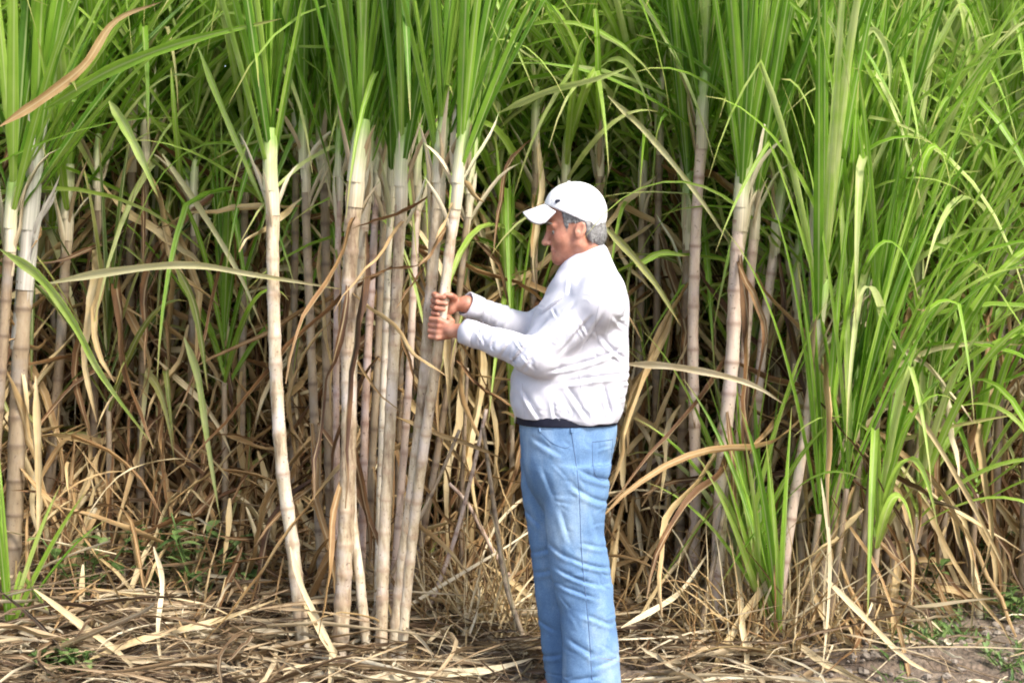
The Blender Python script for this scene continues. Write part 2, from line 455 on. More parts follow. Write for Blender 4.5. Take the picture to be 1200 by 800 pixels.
for k, (pts, w, lab, mt) in enumerate((
        ([(400, 752, 6.3), (396, 620, 6.32), (394, 430, 6.35), (398, 190, 6.4)], 10, 'very thin shaded cane hugging the left side of the thickest whitish cane', 'stalk_pink'),
        ([(441, 755, 6.25), (444, 620, 6.3), (450, 440, 6.3), (459, 200, 6.3)], 10, 'very thin cane hugging the left side of the bright straight cane', 'stalk'),
        ([(455, 745, 6.4), (468, 600, 6.4), (480, 430, 6.4), (490, 200, 6.4)], 11, 'thin cane in the wedge between the bright straight cane and the gripped pair', 'stalk_pink'),
        ([(472, 735, 6.6), (500, 600, 6.6), (528, 430, 6.6), (552, 210, 6.6)], 10, 'thin cane leaning right behind the man\'s fists', 'stalk_dim'))):
    front_cane(pts, w, lab, G1, 240 + k, dict(UP, n=14), dict(n=5, lo=.25, hi=1, L=(.3, .8), W=(.012, .024), ncol=(.1, .7)), mt)
BF = dict(n=30, spread=(3, 50), L=(.9, 1.5), droop=(.4, 1.4), W=(.02, .034), rise=.7, kinkp=.12, ncol=(.45, 1))
for k, (px, top, lab) in enumerate(((112, 205, 'low fanned cane right of the left border plants'), (168, 150, 'cane with a high fan in the middle of the left gap'),
        (225, 235, 'lowest fanned cane in the left gap'), (285, 170, 'cane with its fan just left of the lone thick pale cane'),
        (345, 130, 'high fanned cane behind the lone thick pale cane'), (470, 150, 'high fanned cane behind the bright straight cane'),
        (545, 190, 'fanned cane filling the space right of the gripped pair'), (625, 150, 'high fanned cane above the cap\'s brim'),
        (700, 165, 'fanned cane just right of and above the cap'), (770, 140, 'high fanned cane left of the tall pinkish cane'))):
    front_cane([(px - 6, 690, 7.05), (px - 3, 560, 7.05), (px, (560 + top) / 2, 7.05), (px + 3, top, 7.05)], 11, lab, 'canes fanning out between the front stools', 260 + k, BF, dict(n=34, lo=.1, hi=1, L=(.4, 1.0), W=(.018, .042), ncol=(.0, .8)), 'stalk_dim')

G2 = 'canes at the left edge of the field'
front_cane([(8, 745, 6.6), (16, 620, 6.6), (22, 450, 6.6), (30, 320, 6.6), (38, 225, 6.6)], 24, 'stout cane with grey sheaths at the left border of the view', G2, 11,
           dict(n=18, spread=(4, 32), L=(1.1, 1.6), droop=(.15, .55), W=(.032, .048), bias=(.14, -.03, 0), kinkp=.0), dict(n=7, lo=.25, hi=.7, ncol=(.4, .9)), 'stalk_dim', 'sheath_grey', shl=.62)
front_cane([(-18, 760, 6.5), (-10, 600, 6.5), (2, 420, 6.5), (14, 250, 6.5)], 16, 'cane half cut by the left border beside the stout grey one', G2, 12,
           dict(n=14, spread=(4, 30), L=(1.1, 1.5), droop=(.15, .5), bias=(.1, -.05, 0), kinkp=0), LD, 'stalk_dim')
front_cane([(62, 735, 7.0), (56, 600, 7.0), (70, 420, 7.0), (80, 240, 7.0)], 15, 'slim brown cane right behind the stout grey cane at the left border', G2, 13,
           dict(n=12, spread=(4, 34), L=(1.0, 1.5), droop=(.3, .8)), dict(n=8, lo=.2, hi=.9), 'stalk_dim')

G3 = 'canes of the stool behind the man\'s back'
RS = dict(n=22, spread=(2, 24), L=(1.0, 1.5), droop=(.1, .6), W=(.022, .038), rise=.3, kinkp=.08, ncol=(.15, 1))
front_cane([(838, 725, 6.35), (846, 560, 6.35), (858, 420, 6.35), (862, 320, 6.35), (870, 225, 6.35)], 20, 'ruddy thick cane at the centre of the stool behind the man', G3, 14, RS, dict(n=6, lo=.3, hi=.95), 'stalk_pink')
front_cane([(812, 730, 6.6), (815, 560, 6.6), (812, 420, 6.6), (815, 280, 6.6), (824, 130, 6.6)], 16, 'tall pinkish cane left of the thick ruddy cane', G3, 15, RS, dict(n=5, lo=.3, hi=.95), 'stalk_pink')
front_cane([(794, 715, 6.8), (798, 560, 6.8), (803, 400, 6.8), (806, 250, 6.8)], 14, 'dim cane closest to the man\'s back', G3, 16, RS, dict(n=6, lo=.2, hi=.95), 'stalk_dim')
front_cane([(852, 735, 6.45), (862, 560, 6.45), (874, 400, 6.45), (886, 235, 6.45)], 14, 'slender cane hugging the right side of the thick ruddy cane', G3, 17, RS, dict(n=7, lo=.2, hi=.95), 'stalk_pink')
front_cane([(872, 740, 6.6), (880, 600, 6.6), (892, 420, 6.6), (912, 255, 6.6)], 14, 'brown cane wrapped in ochre dead leaves left of the green clump', G3, 18, RS, dict(n=12, lo=.25, hi=.98), 'stalk_pink')
front_cane([(778, 700, 6.9), (782, 600, 6.9), (784, 476, 6.9)], 9, 'short snapped cane stub with a pale top behind the man\'s hip', G3, 19, None, None, 'stalk')

G4 = 'canes of the leafy clump right of the man'
RC = dict(n=20, spread=(2, 28), L=(1.0, 1.6), droop=(.2, .9), W=(.022, .038), rise=.4, ncol=(.2, 1))
front_cane([(905, 742, 6.25), (925, 620, 6.25), (945, 500, 6.25), (960, 380, 6.25)], 15, 'leaning cane at the left foot of the leafy green clump', G4, 20, RC, dict(n=7, lo=.1, hi=.9), 'stalk_pink')
front_cane([(960, 735, 6.4), (972, 620, 6.4), (985, 500, 6.4), (1000, 360, 6.4)], 15, 'cane in the middle of the leafy green clump', G4, 21, RC, dict(n=8, lo=.1, hi=.9), 'stalk_pink')
front_cane([(1000, 720, 6.6), (1006, 600, 6.6), (1012, 480, 6.6), (1022, 300, 6.6)], 14, 'cane at the right side of the leafy green clump', G4, 22, dict(RC, bias=(.16, 0, -.02)), dict(n=6, lo=.1, hi=.9), 'stalk_dim')
front_cane([(935, 735, 6.5), (940, 600, 6.5), (950, 420, 6.5), (955, 270, 6.5)], 14, 'tallest cane rising out of the leafy green clump', G4, 23, RC, dict(n=8, lo=.1, hi=.95), 'stalk_dim')

RR = dict(n=26, spread=(3, 58), L=(.9, 1.5), droop=(.5, 1.6), W=(.02, .036), rise=.7, kinkp=.15, ncol=(.35, 1))
for k, (px, top, Y, w, lab) in enumerate((
        (1070, 330, 6.9, 13, 'cane just right of the leafy clump, hidden in arching bright blades'),
        (1105, 250, 7.1, 12, 'cane right of the leafy clump with its fan high above the dark gap'),
        (1140, 360, 7.0, 13, 'low fanned cane in front of the dark gap near the right border'),
        (1172, 280, 6.9, 12, 'cane a hand width inside the right border, bright fan'),
        (1206, 340, 6.8, 13, 'cane on the right border itself, mostly cut off'),
        (1030, 220, 7.2, 12, 'cane directly behind the leafy clump, fan near the top edge'),
        (905, 190, 7.1, 12, 'cane between the ruddy stool and the leafy clump with a high fan'),
        (750, 210, 7.1, 12, 'cane behind the man\'s shoulder blade with a high fan'),
        (660, 200, 7.1, 12, 'cane straight behind the white cap'),
        (985, 430, 6.6, 12, 'low cane buried in the leafy clump, its fan at the man\'s chest height'),
        (1045, 450, 6.6, 12, 'lowest fanned cane on the right flank of the leafy clump'),
        (1088, 480, 6.8, 12, 'stunted cane beside the bare soil with drooping bright blades'),
        (930, 330, 6.7, 12, 'cane behind the lowest shoots of the leafy clump, fan at shoulder height'))):
    front_cane([(px - 8, 700, Y), (px - 4, 560, Y), (px, (560 + top) / 2, Y), (px + 4, top, Y)], w, lab, 'canes fanning out low on the right', 200 + k, RR, dict(n=8, lo=.3, hi=1), 'stalk_dim')

# young shoots of the leafy clump: leaves from near the ground
def shoot(px, Y, seed, label, h=.35, n=9, tilt=(3, 24), L=(.8, 1.3), lean=(0, 0), mat='green', ncol=(.2, .85), group='young shoots of the leafy clump', W=(.02, .034), droop=(.3, 1.0)):
    r = random.Random(seed)
    p = P(px, 700, Y); p[2] = ground_z(p[0], p[1]) - .02
    root = empty('cane_shoot', (p[0], p[1], p[2] + .02), label, 'cane shoot', group)
    top = p + np.array([lean[0] * h, lean[1] * h, h])
    path = spline([p, (p + top) / 2, top], 10)
    mb = MB(); tube(mb, path, [.017 - .006 * k / 9 for k in range(10)], 8, .4); mb.build('stem', M['stalk_dim'], root, root.location)
    mb = MB(); crown_mesh(mb, top, np.array([lean[0], lean[1], 1]), r, n=n, spread=tilt, L=L, W=W, droop=droop, rise=h * .5, ncol=ncol); mb.build('green_leaves', M[mat], root, root.location)
    mb = MB(); dry_mesh(mb, path, r, n=5, lo=.1, hi=.9, L=(.3, .6)); mb.build('dry_leaves', M['dry'], root, root.location)
    return root
shoot(918, 6.1, 41, 'fresh green shoot lowest and leftmost in the leafy clump', .12, 9, (4, 22), (.7, 1.0), (-.12, 0))
shoot(905, 6.2, 42, 'green shoot leaning left towards the man from the leafy clump', .16, 8, (5, 24), (.6, .95), (-.22, 0))
shoot(940, 6.2, 43, 'upright green shoot at the centre of the leafy clump', .5, 12, (2, 16), (1.0, 1.4), (.12, 0))
shoot(968, 6.15, 44, 'tall dense green shoot nearest the viewer in the leafy clump', .6, 13, (2, 17), (1.0, 1.5), (.12, 0))
shoot(985, 6.3, 45, 'bright green shoot right of the tall dense one', .75, 13, (3, 20), (1.0, 1.5), (.1, 0))
shoot(1010, 6.4, 46, 'yellowing shoot at the foot of the clump\'s right side', .3, 8, (5, 26), (.5, .8), (.1, 0), 'olive', (.3, 1))
shoot(1030, 6.5, 47, 'arching green shoot at the right rim of the leafy clump', .8, 12, (6, 34), (1.0, 1.4), (.2, 0))
shoot(895, 6.35, 61, 'short shoot with mixed green and straw blades behind the leftmost fresh one', .25, 9, (4, 26), (.6, 1.0), (-.05, 0))
shoot(955, 6.3, 62, 'shoot of narrow upright blades just left of the tall dense one', .35, 11, (2, 15), (.9, 1.4), (.1, 0), W=(.016, .026))
shoot(1000, 6.25, 63, 'shoot with the longest upright blades in the leafy clump', .9, 14, (2, 18), (1.1, 1.6), (.1, 0))
shoot(1050, 6.7, 64, 'shoot whose blades arch furthest to the right border', .85, 14, (8, 48), (1.1, 1.6), (.25, 0), ncol=(.4, 1.0), droop=(.7, 1.5))
shoot(1095, 6.9, 65, 'pale green spreading shoot between the leafy clump and the right border', .9, 13, (8, 45), (1.0, 1.5), (.1, 0), ncol=(.4, 1.0), droop=(.6, 1.4))
shoot(1175, 7.0, 66, 'spreading shoot cut by the right border', .9, 13, (8, 45), (1.0, 1.5), (-.1, 0), ncol=(.3, 1.0), droop=(.6, 1.4))
shoot(1060, 6.45, 68, 'low bushy shoot on the right flank with blades bending to the soil', .45, 14, (6, 50), (.8, 1.2), (.1, 0), ncol=(.4, 1.0), droop=(.9, 1.9))
shoot(1018, 6.2, 69, 'low bushy shoot in front of the clump\'s right flank', .4, 13, (4, 42), (.8, 1.2), (.08, 0), ncol=(.3, 1.0), droop=(.8, 1.7))
shoot(1135, 6.7, 70, 'low bushy shoot above the bare soil near the right border', .5, 14, (6, 50), (.8, 1.2), (.05, 0), ncol=(.4, 1.0), droop=(.9, 1.9))
shoot(878, 6.35, 71, 'low shoot with drooping blades at the ruddy stool\'s right foot', .3, 11, (4, 40), (.7, 1.1), (-.05, 0), ncol=(.3, 1.0), droop=(.6, 1.5))
shoot(880, 7.0, 67, 'shoot half hidden behind the ruddy stool', .9, 12, (4, 30), (1.0, 1.4), (0, 0), ncol=(.3, 1.0))
shoot(1120, 7.2, 48, 'single green shoot standing apart at the far right', .7, 9, (3, 20), (.8, 1.2), (0, 0))
shoot(8, 6.3, 49, 'bright green shoot at the foot of the left border canes', .1, 7, (5, 24), (.45, .8), (.1, 0))
shoot(130, 6.9, 72, 'olive shoot right of the left border canes', .7, 12, (3, 40), (.7, 1.2), (0, 0), 'olive', (.0, .7), droop=(.6, 1.6))
shoot(265, 6.9, 73, 'green and olive shoot in the shade left of the lone thick pale cane', .8, 12, (3, 40), (.7, 1.2), (0, 0), 'green', (.0, .6), droop=(.6, 1.6))
shoot(215, 7.6, 50, 'olive shoot standing in the shaded gap on the left', .3, 8, (4, 22), (.7, 1.1), (0, 0), 'olive', (.0, .6))
shoot(600, 7.0, 51, 'green shoot rising behind the man\'s forearms', .8, 10, (3, 18), (.8, 1.1), (0, 0))

# ---- the crowded stand behind: prototypes, then copies with their parts
def proto(seed, h, leaves, dry, mat, leafmat='green'):
    r = random.Random(seed)
    path = spline([(0, 0, -.04), (r.gauss(0, .03), r.gauss(0, .03), h * .4), (r.gauss(0, .07), r.gauss(0, .07), h)], 36)
    root = empty('sugar_cane', (0, 0, 0), 'slender cane in the crowded stand behind the front stools', 'sugar cane', 'canes of the crowded stand behind')
    mb = MB(); stalk_mesh(mb, path, .021, .017, r); mb.build('stalk', M[mat], root)
    td = path_back(path, .2)
    mb = MB(); sheath_mesh(mb, path, path[-1], td, .019, r, .4); mb.build('leaf_sheath', M['sheath'], root)
    mb = MB(); crown_mesh(mb, path[-1], td, r, **leaves); mb.build('green_leaves', M[leafmat], root)
    mb = MB(); dry_mesh(mb, path, r, hookp=.0, **dry); mb.build('dry_leaves', M['dry'], root)
    mb = MB()
    for i in range(12):
        p = path[r.randrange(12, 35)]; az = r.uniform(0, 6.28); t = r.uniform(.3, 1.2)
        sim_leaf(mb, p, (math.cos(az) * math.sin(t), math.sin(az) * math.sin(t), math.cos(t)), r.uniform(.6, 1.1), r.uniform(.018, .034), r.uniform(.8, 3.5), r.random(), r, n=10, fold=.3, twist=r.gauss(0, 1.2), kink=r.uniform(.3, .7) if r.random() < .4 else None)
    mb.build('yellowing_leaves', M['olive'], root)
    return root
protos = []
for k in range(12):
    h = 1.15 + .95 * (k % 6) / 5
    protos.append(proto(100 + k, h, dict(n=34, spread=(3, 58), L=(1.0, 1.7), droop=(.3, 1.5), W=(.022, .04), rise=.85, kinkp=.2, ncol=(.35, 1.0)),
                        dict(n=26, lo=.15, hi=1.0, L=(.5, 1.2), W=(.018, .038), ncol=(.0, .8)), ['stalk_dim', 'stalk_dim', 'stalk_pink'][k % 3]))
kids = {p: list(p.children) for p in protos}
def copy_tree(p, loc, rot, sc):
    c = p.copy(); COL.objects.link(c); c.location = loc; c.rotation_euler = rot; c.scale = (sc, sc, sc)
    for ch in kids[p]:
        d = ch.copy(); COL.objects.link(d); d.parent = c
    return c
spots = []
r = random.Random(78)
for row, (Y, step, per) in enumerate(((7.5, .44, 4), (8.25, .46, 4), (9.2, .5, 4))):
    half = .305 * Y + .25
    x = -half
    while x < half:
        for k in range(per):
            spots.append((x + r.gauss(0, .10), Y + r.gauss(0, .13)))
        x += step * r.uniform(.8, 1.2)
used = set()
for i, (x, y) in enumerate(spots):
    p = protos[i % 12]
    loc = (x, y, ground_z(x, y)); rot = (r.gauss(0, .06), r.gauss(0, .06), r.uniform(0, 6.28)); sc = r.uniform(.92, 1.18)
    if i < 12: p.location = loc; p.rotation_euler = rot; p.scale = (sc,) * 3
    else: copy_tree(p, loc, rot, sc)

# ---- far mass of the field: closes the view beyond and beside the countable rows
mbs, mbd, mbg = MB(), MB(), MB()
r = random.Random(9)
far = []
for Y in (10.2, 11.0, 12.0, 13.2, 14.6):
    half = .305 * Y + 1.6
    x = -half
    while x < half: far.append((x + r.gauss(0, .1), Y + r.gauss(0, .2))); x += .2
for Y in (6.4, 7.3, 8.2, 9.2):
    for s in (-1, 1):
        for k in range(6):
            x = s * (.305 * Y + .45 + k * .2); far.append((x + r.gauss(0, .08), Y + r.gauss(0, .15)))
for x, y in far:
    h = r.uniform(1.2, 2.4); z = ground_z(x, y)
    path = spline([(x, y, z - .03), (x + r.gauss(0, .05), y, z + h * .5), (x + r.gauss(0, .12), y + r.gauss(0, .1), z + h)], 10)
    tube(mbs, path, [.019] * 10, 6, r.random())
    crown_mesh(mbg, path[-1], path_back(path, .1), r, n=18, spread=(3, 55), L=(1.1, 1.7), droop=(.25, 1.3), rise=1.1, kinkp=.2, ncol=(.35, 1.0))
    dry_mesh(mbd, path, r, n=9, lo=.2, hi=1)
thk = empty('cane_thicket', (0, 11, 0), 'dense mass of more sugar cane closing the field behind', 'sugar cane')
thk['kind'] = 'stuff'
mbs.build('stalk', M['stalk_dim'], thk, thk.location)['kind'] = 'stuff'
mbg.build('green_leaves', M['green'], thk, thk.location)['kind'] = 'stuff'
mbd.build('dry_leaves', M['dry'], thk, thk.location)['kind'] = 'stuff'

# ------------------------------------------------------------------ dead leaves: litter on the ground and thatch between the canes
mb = MB(); r = random.Random(21)
for i in range(8600):
    y = 5.75 + 3.4 * r.random() ** 1.6
    x = r.uniform(-.34, .34) * y * 1.05
    soil = x > .188 * y + .10 * math.sin(y * 5) and y < 7.6
    if soil and r.random() < .93: continue
    stool = -.9 < x < -.25 and 5.85 < y < 6.3
    amp = .04 if y < 5.95 or stool else .11 + .12 * max(0, math.sin(x * 3.1 + .6) * math.sin(y * 4 + x)) + .10 * max(0, y - 6.6)
    z0 = ground_z(x, y) + r.random() ** 2 * amp
    u = r.random()
    L = r.uniform(.03, .14) if u < .3 else (r.uniform(.12, .5) if u < .8 else r.uniform(.5, 1.2))
    az = r.gauss(0, .9) + (math.pi if r.random() < .5 else 0) if r.random() < .5 else r.uniform(0, 6.28)
    if soil: L = min(L, .3)
    ar = r.uniform(-.02, .06) * min(1, L * 2.5); up = r.gauss(0, .10) if r.random() < .75 else r.gauss(.15, .35)
    kk = r.randrange(1, 7); ka = r.gauss(0, .7) if r.random() < .45 else 0
    cv = r.gauss(0, .10)
    p = np.array([x, y, z0]); pts = []
    for k in range(8):
        q = k / 7
        pts.append(np.array([p[0], p[1], max(p[2] + ar * 4 * q * (1 - q) + up * L * q * .5 + r.gauss(0, .003), ground_z(p[0], p[1]) + .005)]))
        az += cv + (ka if k == kk else 0)
        p = p + np.array([math.cos(az), math.sin(az), 0]) * L / 7
    if any(.05 < a[0] < .47 and 5.55 < a[1] < 6.0 and a[2] > .05 for a in pts): continue
    h = pts[-1] - pts[0]
    ribbon(mb, np.array(pts), .0035 + .022 * r.random() ** 1.9, (-h[1], h[0], r.gauss(0, .5) * L), min(1, max(0, r.gauss(.47, .30))), r.uniform(.1, .8), r.gauss(0, 1.6), 'dry', .2)
o = mb.build('leaf_litter', M['litter']); tag(o, 'thick carpet of dry straw coloured cane leaves covering the ground', 'leaf litter', kind='stuff')

mb = MB(); r = random.Random(22)
for i in range(5600):
    y = 6.3 + 2.9 * r.random() ** .85; x = r.uniform(-.33, .33) * y
    if x > .2 * y and y < 7.0: continue
    z = ground_z(x, y) + .04 + min(1.15, .12 + 1.1 * (y - 6.3)) * r.random() ** 1.4
    az = r.uniform(0, 6.28); el = r.gauss(-.7, .6)
    d = np.array([math.cos(az) * math.cos(el), math.sin(az) * math.cos(el), math.sin(el)])
    sim_leaf(mb, (x, y, z), d, r.uniform(.2, .8), .006 + .022 * r.random() ** 1.4, r.uniform(.0, 2.5), min(1, max(0, r.gauss(.40, .27))), r, n=8, fold=r.uniform(.1, .8), twist=r.gauss(0, 2), prof='dry', wave=.12, jit=.06)
for i in range(620):
    if i % 5 < 3: px, Y = r.gauss(905, 60), r.uniform(6.02, 6.5)
    else: px, Y = r.gauss(555, 40), r.uniform(6.2, 6.8)
    p = P(px, 700, Y); z = ground_z(p[0], p[1]); az = r.uniform(0, 6.28); el = r.gauss(1.0, .35)
    d = np.array([math.cos(az) * math.cos(el), math.sin(az) * math.cos(el), math.sin(el)])
    sim_leaf(mb, (p[0], p[1], z), d, r.uniform(.15, .6), r.uniform(.003, .012), r.uniform(0, 2.2), min(1, max(0, r.gauss(.6, .25))), r, n=7, fold=.6, twist=r.gauss(0, 1), prof='dry', jit=.05, kink=r.uniform(.4, .8) if r.random() < .3 else None)
v = np.array(mb.v); gz = np.array([ground_z(a, b) + .01 for a, b in v[:, :2]]); v[:, 2] = np.maximum(v[:, 2], gz); mb.v = [tuple(q) for q in v]
o = mb.build('dead_leaf_thatch', M['dry']); tag(o, 'tangled brown dead leaves hanging and leaning between the canes', 'dead leaves', kind='stuff')

# thin dead canes and leaning straws one can pick out
def dead_cane(pts, w, label, seed, group='thin dead canes leaning low in the stand'):
    rr = random.Random(seed)
    path = spline([P(*q) for q in pts], 24)
    mb = MB(); rad = w / F_PX * pts[0][2] / 2
    stalk_mesh(mb, path, rad, rad * .7, rr, .10)
    o = mb.build('dead_cane', M['stalk_dim' if seed % 2 else 'stalk_pink'], None, path[0]); tag(o, label, 'dead cane', group)
dead_cane([(430, 735, 6.15), (470, 650, 6.2), (510, 570, 6.25), (540, 500, 6.3)], 6, 'straight dead cane leaning right beside the gripped pair\'s foot', 1)
dead_cane([(500, 720, 6.4), (530, 640, 6.4), (552, 560, 6.4), (572, 470, 6.4)], 6, 'dead cane slanting up towards the man\'s elbow', 2)
dead_cane([(616, 755, 6.2), (592, 680, 6.25), (580, 600, 6.3), (566, 500, 6.35)], 7, 'pale bent dead cane just left of the man\'s shins', 3)
dead_cane([(606, 690, 6.6), (575, 640, 6.6), (548, 590, 6.6), (520, 560, 6.6)], 6, 'dead cane slanting down towards the man\'s knee from the left', 4)
dead_cane([(545, 720, 6.7), (540, 620, 6.7), (544, 520, 6.7), (548, 420, 6.7)], 6, 'upright thin dead cane midway between the hands and the man\'s hip', 5)
dead_cane([(735, 560, 7.0), (765, 540, 7.0), (800, 510, 7.0), (828, 490, 7.0)], 7, 'thin dead cane sticking out behind the man\'s seat', 6)
dead_cane([(815, 770, 6.2), (832, 680, 6.25), (846, 610, 6.3), (858, 540, 6.35)], 7, 'leaning grey dead cane at the foot of the ruddy stool', 7)
dead_cane([(770, 700, 6.7), (800, 640, 6.7), (830, 590, 6.7), (850, 550, 6.7)], 7, 'dead cane leaning towards the ruddy stool from the man\'s knee', 8)

def strip(pts, W, name, mat, label, cat, group, rnd, side=(0, .6, 1), fold=.3, twist=0.0, n=22, prof='leaf', parent=None):
    """one single blade along a path of photo pixels and depths"""
    path = spline([P(*q) for q in pts], n)
    tg = np.gradient(path, axis=0); tg /= np.linalg.norm(tg, axis=1)[:, None]
    side = np.stack([-tg[:, 2], np.full(len(tg), side[1] * .7), tg[:, 0]], 1)
    mb = MB(); ribbon(mb, path, W * .92, side, rnd, fold, twist, 'strip')
    if parent is None:
        o = mb.build(name, M[mat], None, path[0]); tag(o, label, cat, group)
    else:
        o = mb.build(name, M[mat], parent, parent.location)
    return o
GL = 'single long blades caught between the canes'
strip([(52, 128, 6.3), (130, 82, 6.15), (220, 48, 6.05), (330, 22, 6.0)], .05, 'cane_leaf', 'green', 'broad green blade arching across the upper left corner', 'leaf', GL, .6, (0, -.4, 1))
strip([(0, 148, 6.2), (55, 112, 6.2), (100, 75, 6.2), (135, 25, 6.2), (190, 2, 6.2)], .042, 'cane_leaf', 'dry', 'brown withered blade in the upper left corner', 'leaf', GL, .62, (0, -.4, 1))
strip([(55, 332, 6.2), (130, 318, 6.15), (220, 310, 6.1), (300, 322, 6.1), (420, 342, 6.1)], .035, 'cane_leaf', 'olive', 'pale yellowish blade arching level across the left gap', 'leaf', GL, .93, (0, -.5, 1))
strip([(0, 292, 6.0), (45, 322, 6.0), (85, 375, 6.0), (120, 440, 6.0), (182, 525, 6.0)], .046, 'cane_leaf', 'green', 'pale green blade drooping to the right from the left border', 'leaf', GL, .97, (.6, -.6, .3))
strip([(128, 118, 6.3), (148, 150, 6.25), (168, 190, 6.2), (186, 232, 6.2)], .045, 'cane_leaf', 'green', 'short green blade hanging under the broad arching blade', 'leaf', GL, .85, (1, -.3, .3))
strip([(232, 55, 6.3), (262, 130, 6.25), (292, 200, 6.2), (318, 262, 6.2)], .028, 'cane_leaf', 'green', 'narrow pale green blade slanting down to the lone thick cane', 'leaf', GL, .95, (1, -.3, .3))
strip([(190, 180, 6.6), (235, 245, 6.6), (280, 320, 6.6), (308, 385, 6.6)], .028, 'cane_leaf', 'olive', 'straw blade slanting parallel below the narrow pale green one', 'leaf', GL, .85, (1, -.3, .3))
strip([(216, 395, 6.6), (232, 440, 6.6), (244, 520, 6.6), (258, 608, 6.6)], .036, 'cane_leaf', 'green', 'green blade hanging upright in the middle of the left gap', 'leaf', GL, .9, (1, -.3, 0))
strip([(205, 310, 6.5), (225, 350, 6.5), (236, 400, 6.5), (244, 460, 6.5)], .035, 'cane_leaf', 'olive', 'olive blade hanging above the upright green one in the left gap', 'leaf', GL, .35, (1, -.3, 0))
strip([(585, 132, 6.6), (640, 108, 6.5), (700, 92, 6.4), (745, 76, 6.4)], .03, 'cane_leaf', 'green', 'pale green blade slanting up above the white cap', 'leaf', GL, .97, (0, -.4, 1))
strip([(712, 112, 6.6), (760, 158, 6.5), (815, 225, 6.4), (858, 290, 6.4)], .026, 'cane_leaf', 'olive', 'long yellow green blade slanting down towards the ruddy stool', 'leaf', GL, .8, (1, -.3, .3))
strip([(705, 262, 6.3), (740, 298, 6.25), (770, 335, 6.2), (798, 382, 6.2)], .032, 'cane_leaf', 'olive', 'pale blade hanging down just behind the man\'s neck', 'leaf', GL, .7, (1, -.3, .3))
strip([(745, 312, 6.4), (775, 296, 6.4), (805, 300, 6.4)], .03, 'cane_leaf', 'green', 'short pale green blade level with the man\'s shoulder', 'leaf', GL, .85, (0, -.4, 1))
strip([(728, 426, 6.1), (780, 428, 6.05), (840, 438, 6.0), (885, 452, 6.0), (920, 474, 6.0)], .032, 'cane_leaf', 'dry', 'cream dry blade sticking out level behind the man\'s back', 'leaf', GL, .98, (0, -.5, 1))
strip([(1035, 452, 6.4), (1078, 490, 6.3), (1125, 565, 6.2), (1160, 630, 6.2), (1182, 678, 6.2)], .022, 'cane_leaf', 'dry', 'long straw blade slanting down at the lower right', 'leaf', GL, .9, (1, -.4, .2))
strip([(1040, 330, 6.5), (1080, 300, 6.4), (1130, 272, 6.4), (1200, 266, 6.3)], .03, 'cane_leaf', 'green', 'bright blade arching out to the right border at shoulder height', 'leaf', GL, .9, (0, -.5, 1))
strip([(1010, 260, 6.4), (1060, 232, 6.35), (1105, 205, 6.3), (1152, 200, 6.3)], .03, 'cane_leaf', 'green', 'bright blade arching right above the shoulder height one', 'leaf', GL, .92, (0, -.5, 1))
strip([(1050, 160, 6.5), (1105, 150, 6.4), (1150, 162, 6.4), (1200, 185, 6.4)], .03, 'cane_leaf', 'green', 'pale blade bowing down to the right border in the upper right', 'leaf', GL, .95, (0, -.5, 1))
strip([(1030, 440, 6.4), (1085, 412, 6.4), (1140, 402, 6.4), (1200, 404, 6.4)], .028, 'cane_leaf', 'olive', 'yellowish blade level at the right border below the bright ones', 'leaf', GL, .9, (0, -.5, 1))
strip([(1040, 520, 6.5), (1090, 505, 6.5), (1150, 492, 6.5), (1200, 484, 6.5)], .022, 'cane_leaf', 'olive', 'lowest greenish blade reaching the right border', 'leaf', GL, .6, (0, -.5, 1))
strip([(1005, 50, 6.2), (1025, 35, 6.2), (1042, 70, 6.2), (1042, 120, 6.2)], .026, 'cane_leaf', 'green', 'pale blade hooked over at the top of the leafy clump', 'leaf', GL, .95, (0, -.5, 1))
strip([(690, 32, 6.8), (715, 45, 6.8), (740, 62, 6.8)], .028, 'cane_leaf', 'green', 'short bright blade high above the white cap', 'leaf', GL, .97, (0, -.4, 1))

GF = 'dry blades lying on the litter'
strip([(418, 796, 5.84), (500, 789, 5.84), (570, 785, 5.86), (628, 770, 5.9)], .042, 'dry_leaf', 'dry', 'long cream dry blade lying by the man\'s feet', 'dry leaf', GF, .99, (0, 1, .5), .2)
strip([(105, 772, 5.95), (170, 748, 6.0), (260, 725, 6.05), (330, 700, 6.1)], .03, 'dry_leaf', 'dry', 'straw blade running up towards the lone thick cane\'s foot', 'dry leaf', GF, .85, (0, 1, .5), .2)
strip([(40, 690, 6.1), (100, 735, 6.0), (140, 765, 5.95), (172, 800, 5.9)], .028, 'dry_leaf', 'dry', 'orange brown blade slanting down at the lower left', 'dry leaf', GF, .66, (1, .6, .5), .2)
strip([(180, 640, 6.4), (190, 680, 6.2), (185, 740, 6.05), (192, 800, 5.95)], .022, 'dry_leaf', 'dry', 'narrow upright straw blade at the lower left', 'dry leaf', GF, .9, (1, .3, .3), .2)
strip([(340, 640, 6.0), (355, 690, 5.95), (385, 750, 5.9), (402, 796, 5.9)], .022, 'dry_leaf', 'dry', 'pale blade hanging down over the foot of the lone thick cane', 'dry leaf', GF, .95, (1, .3, .3), .2)
strip([(728, 735, 6.0), (770, 712, 6.1), (800, 690, 6.2), (835, 640, 6.3)], .026, 'dry_leaf', 'dry', 'yellow straw blade leaning from the man\'s shin to the ruddy stool', 'dry leaf', GF, .9, (0, 1, .5), .2)
strip([(960, 670, 6.0), (1010, 720, 5.95), (1060, 770, 5.9), (1095, 790, 5.88)], .024, 'dry_leaf', 'dry', 'straw blade sprawling out on the soil right of the leafy clump', 'dry leaf', GF, .88, (1, .3, .4), .2)
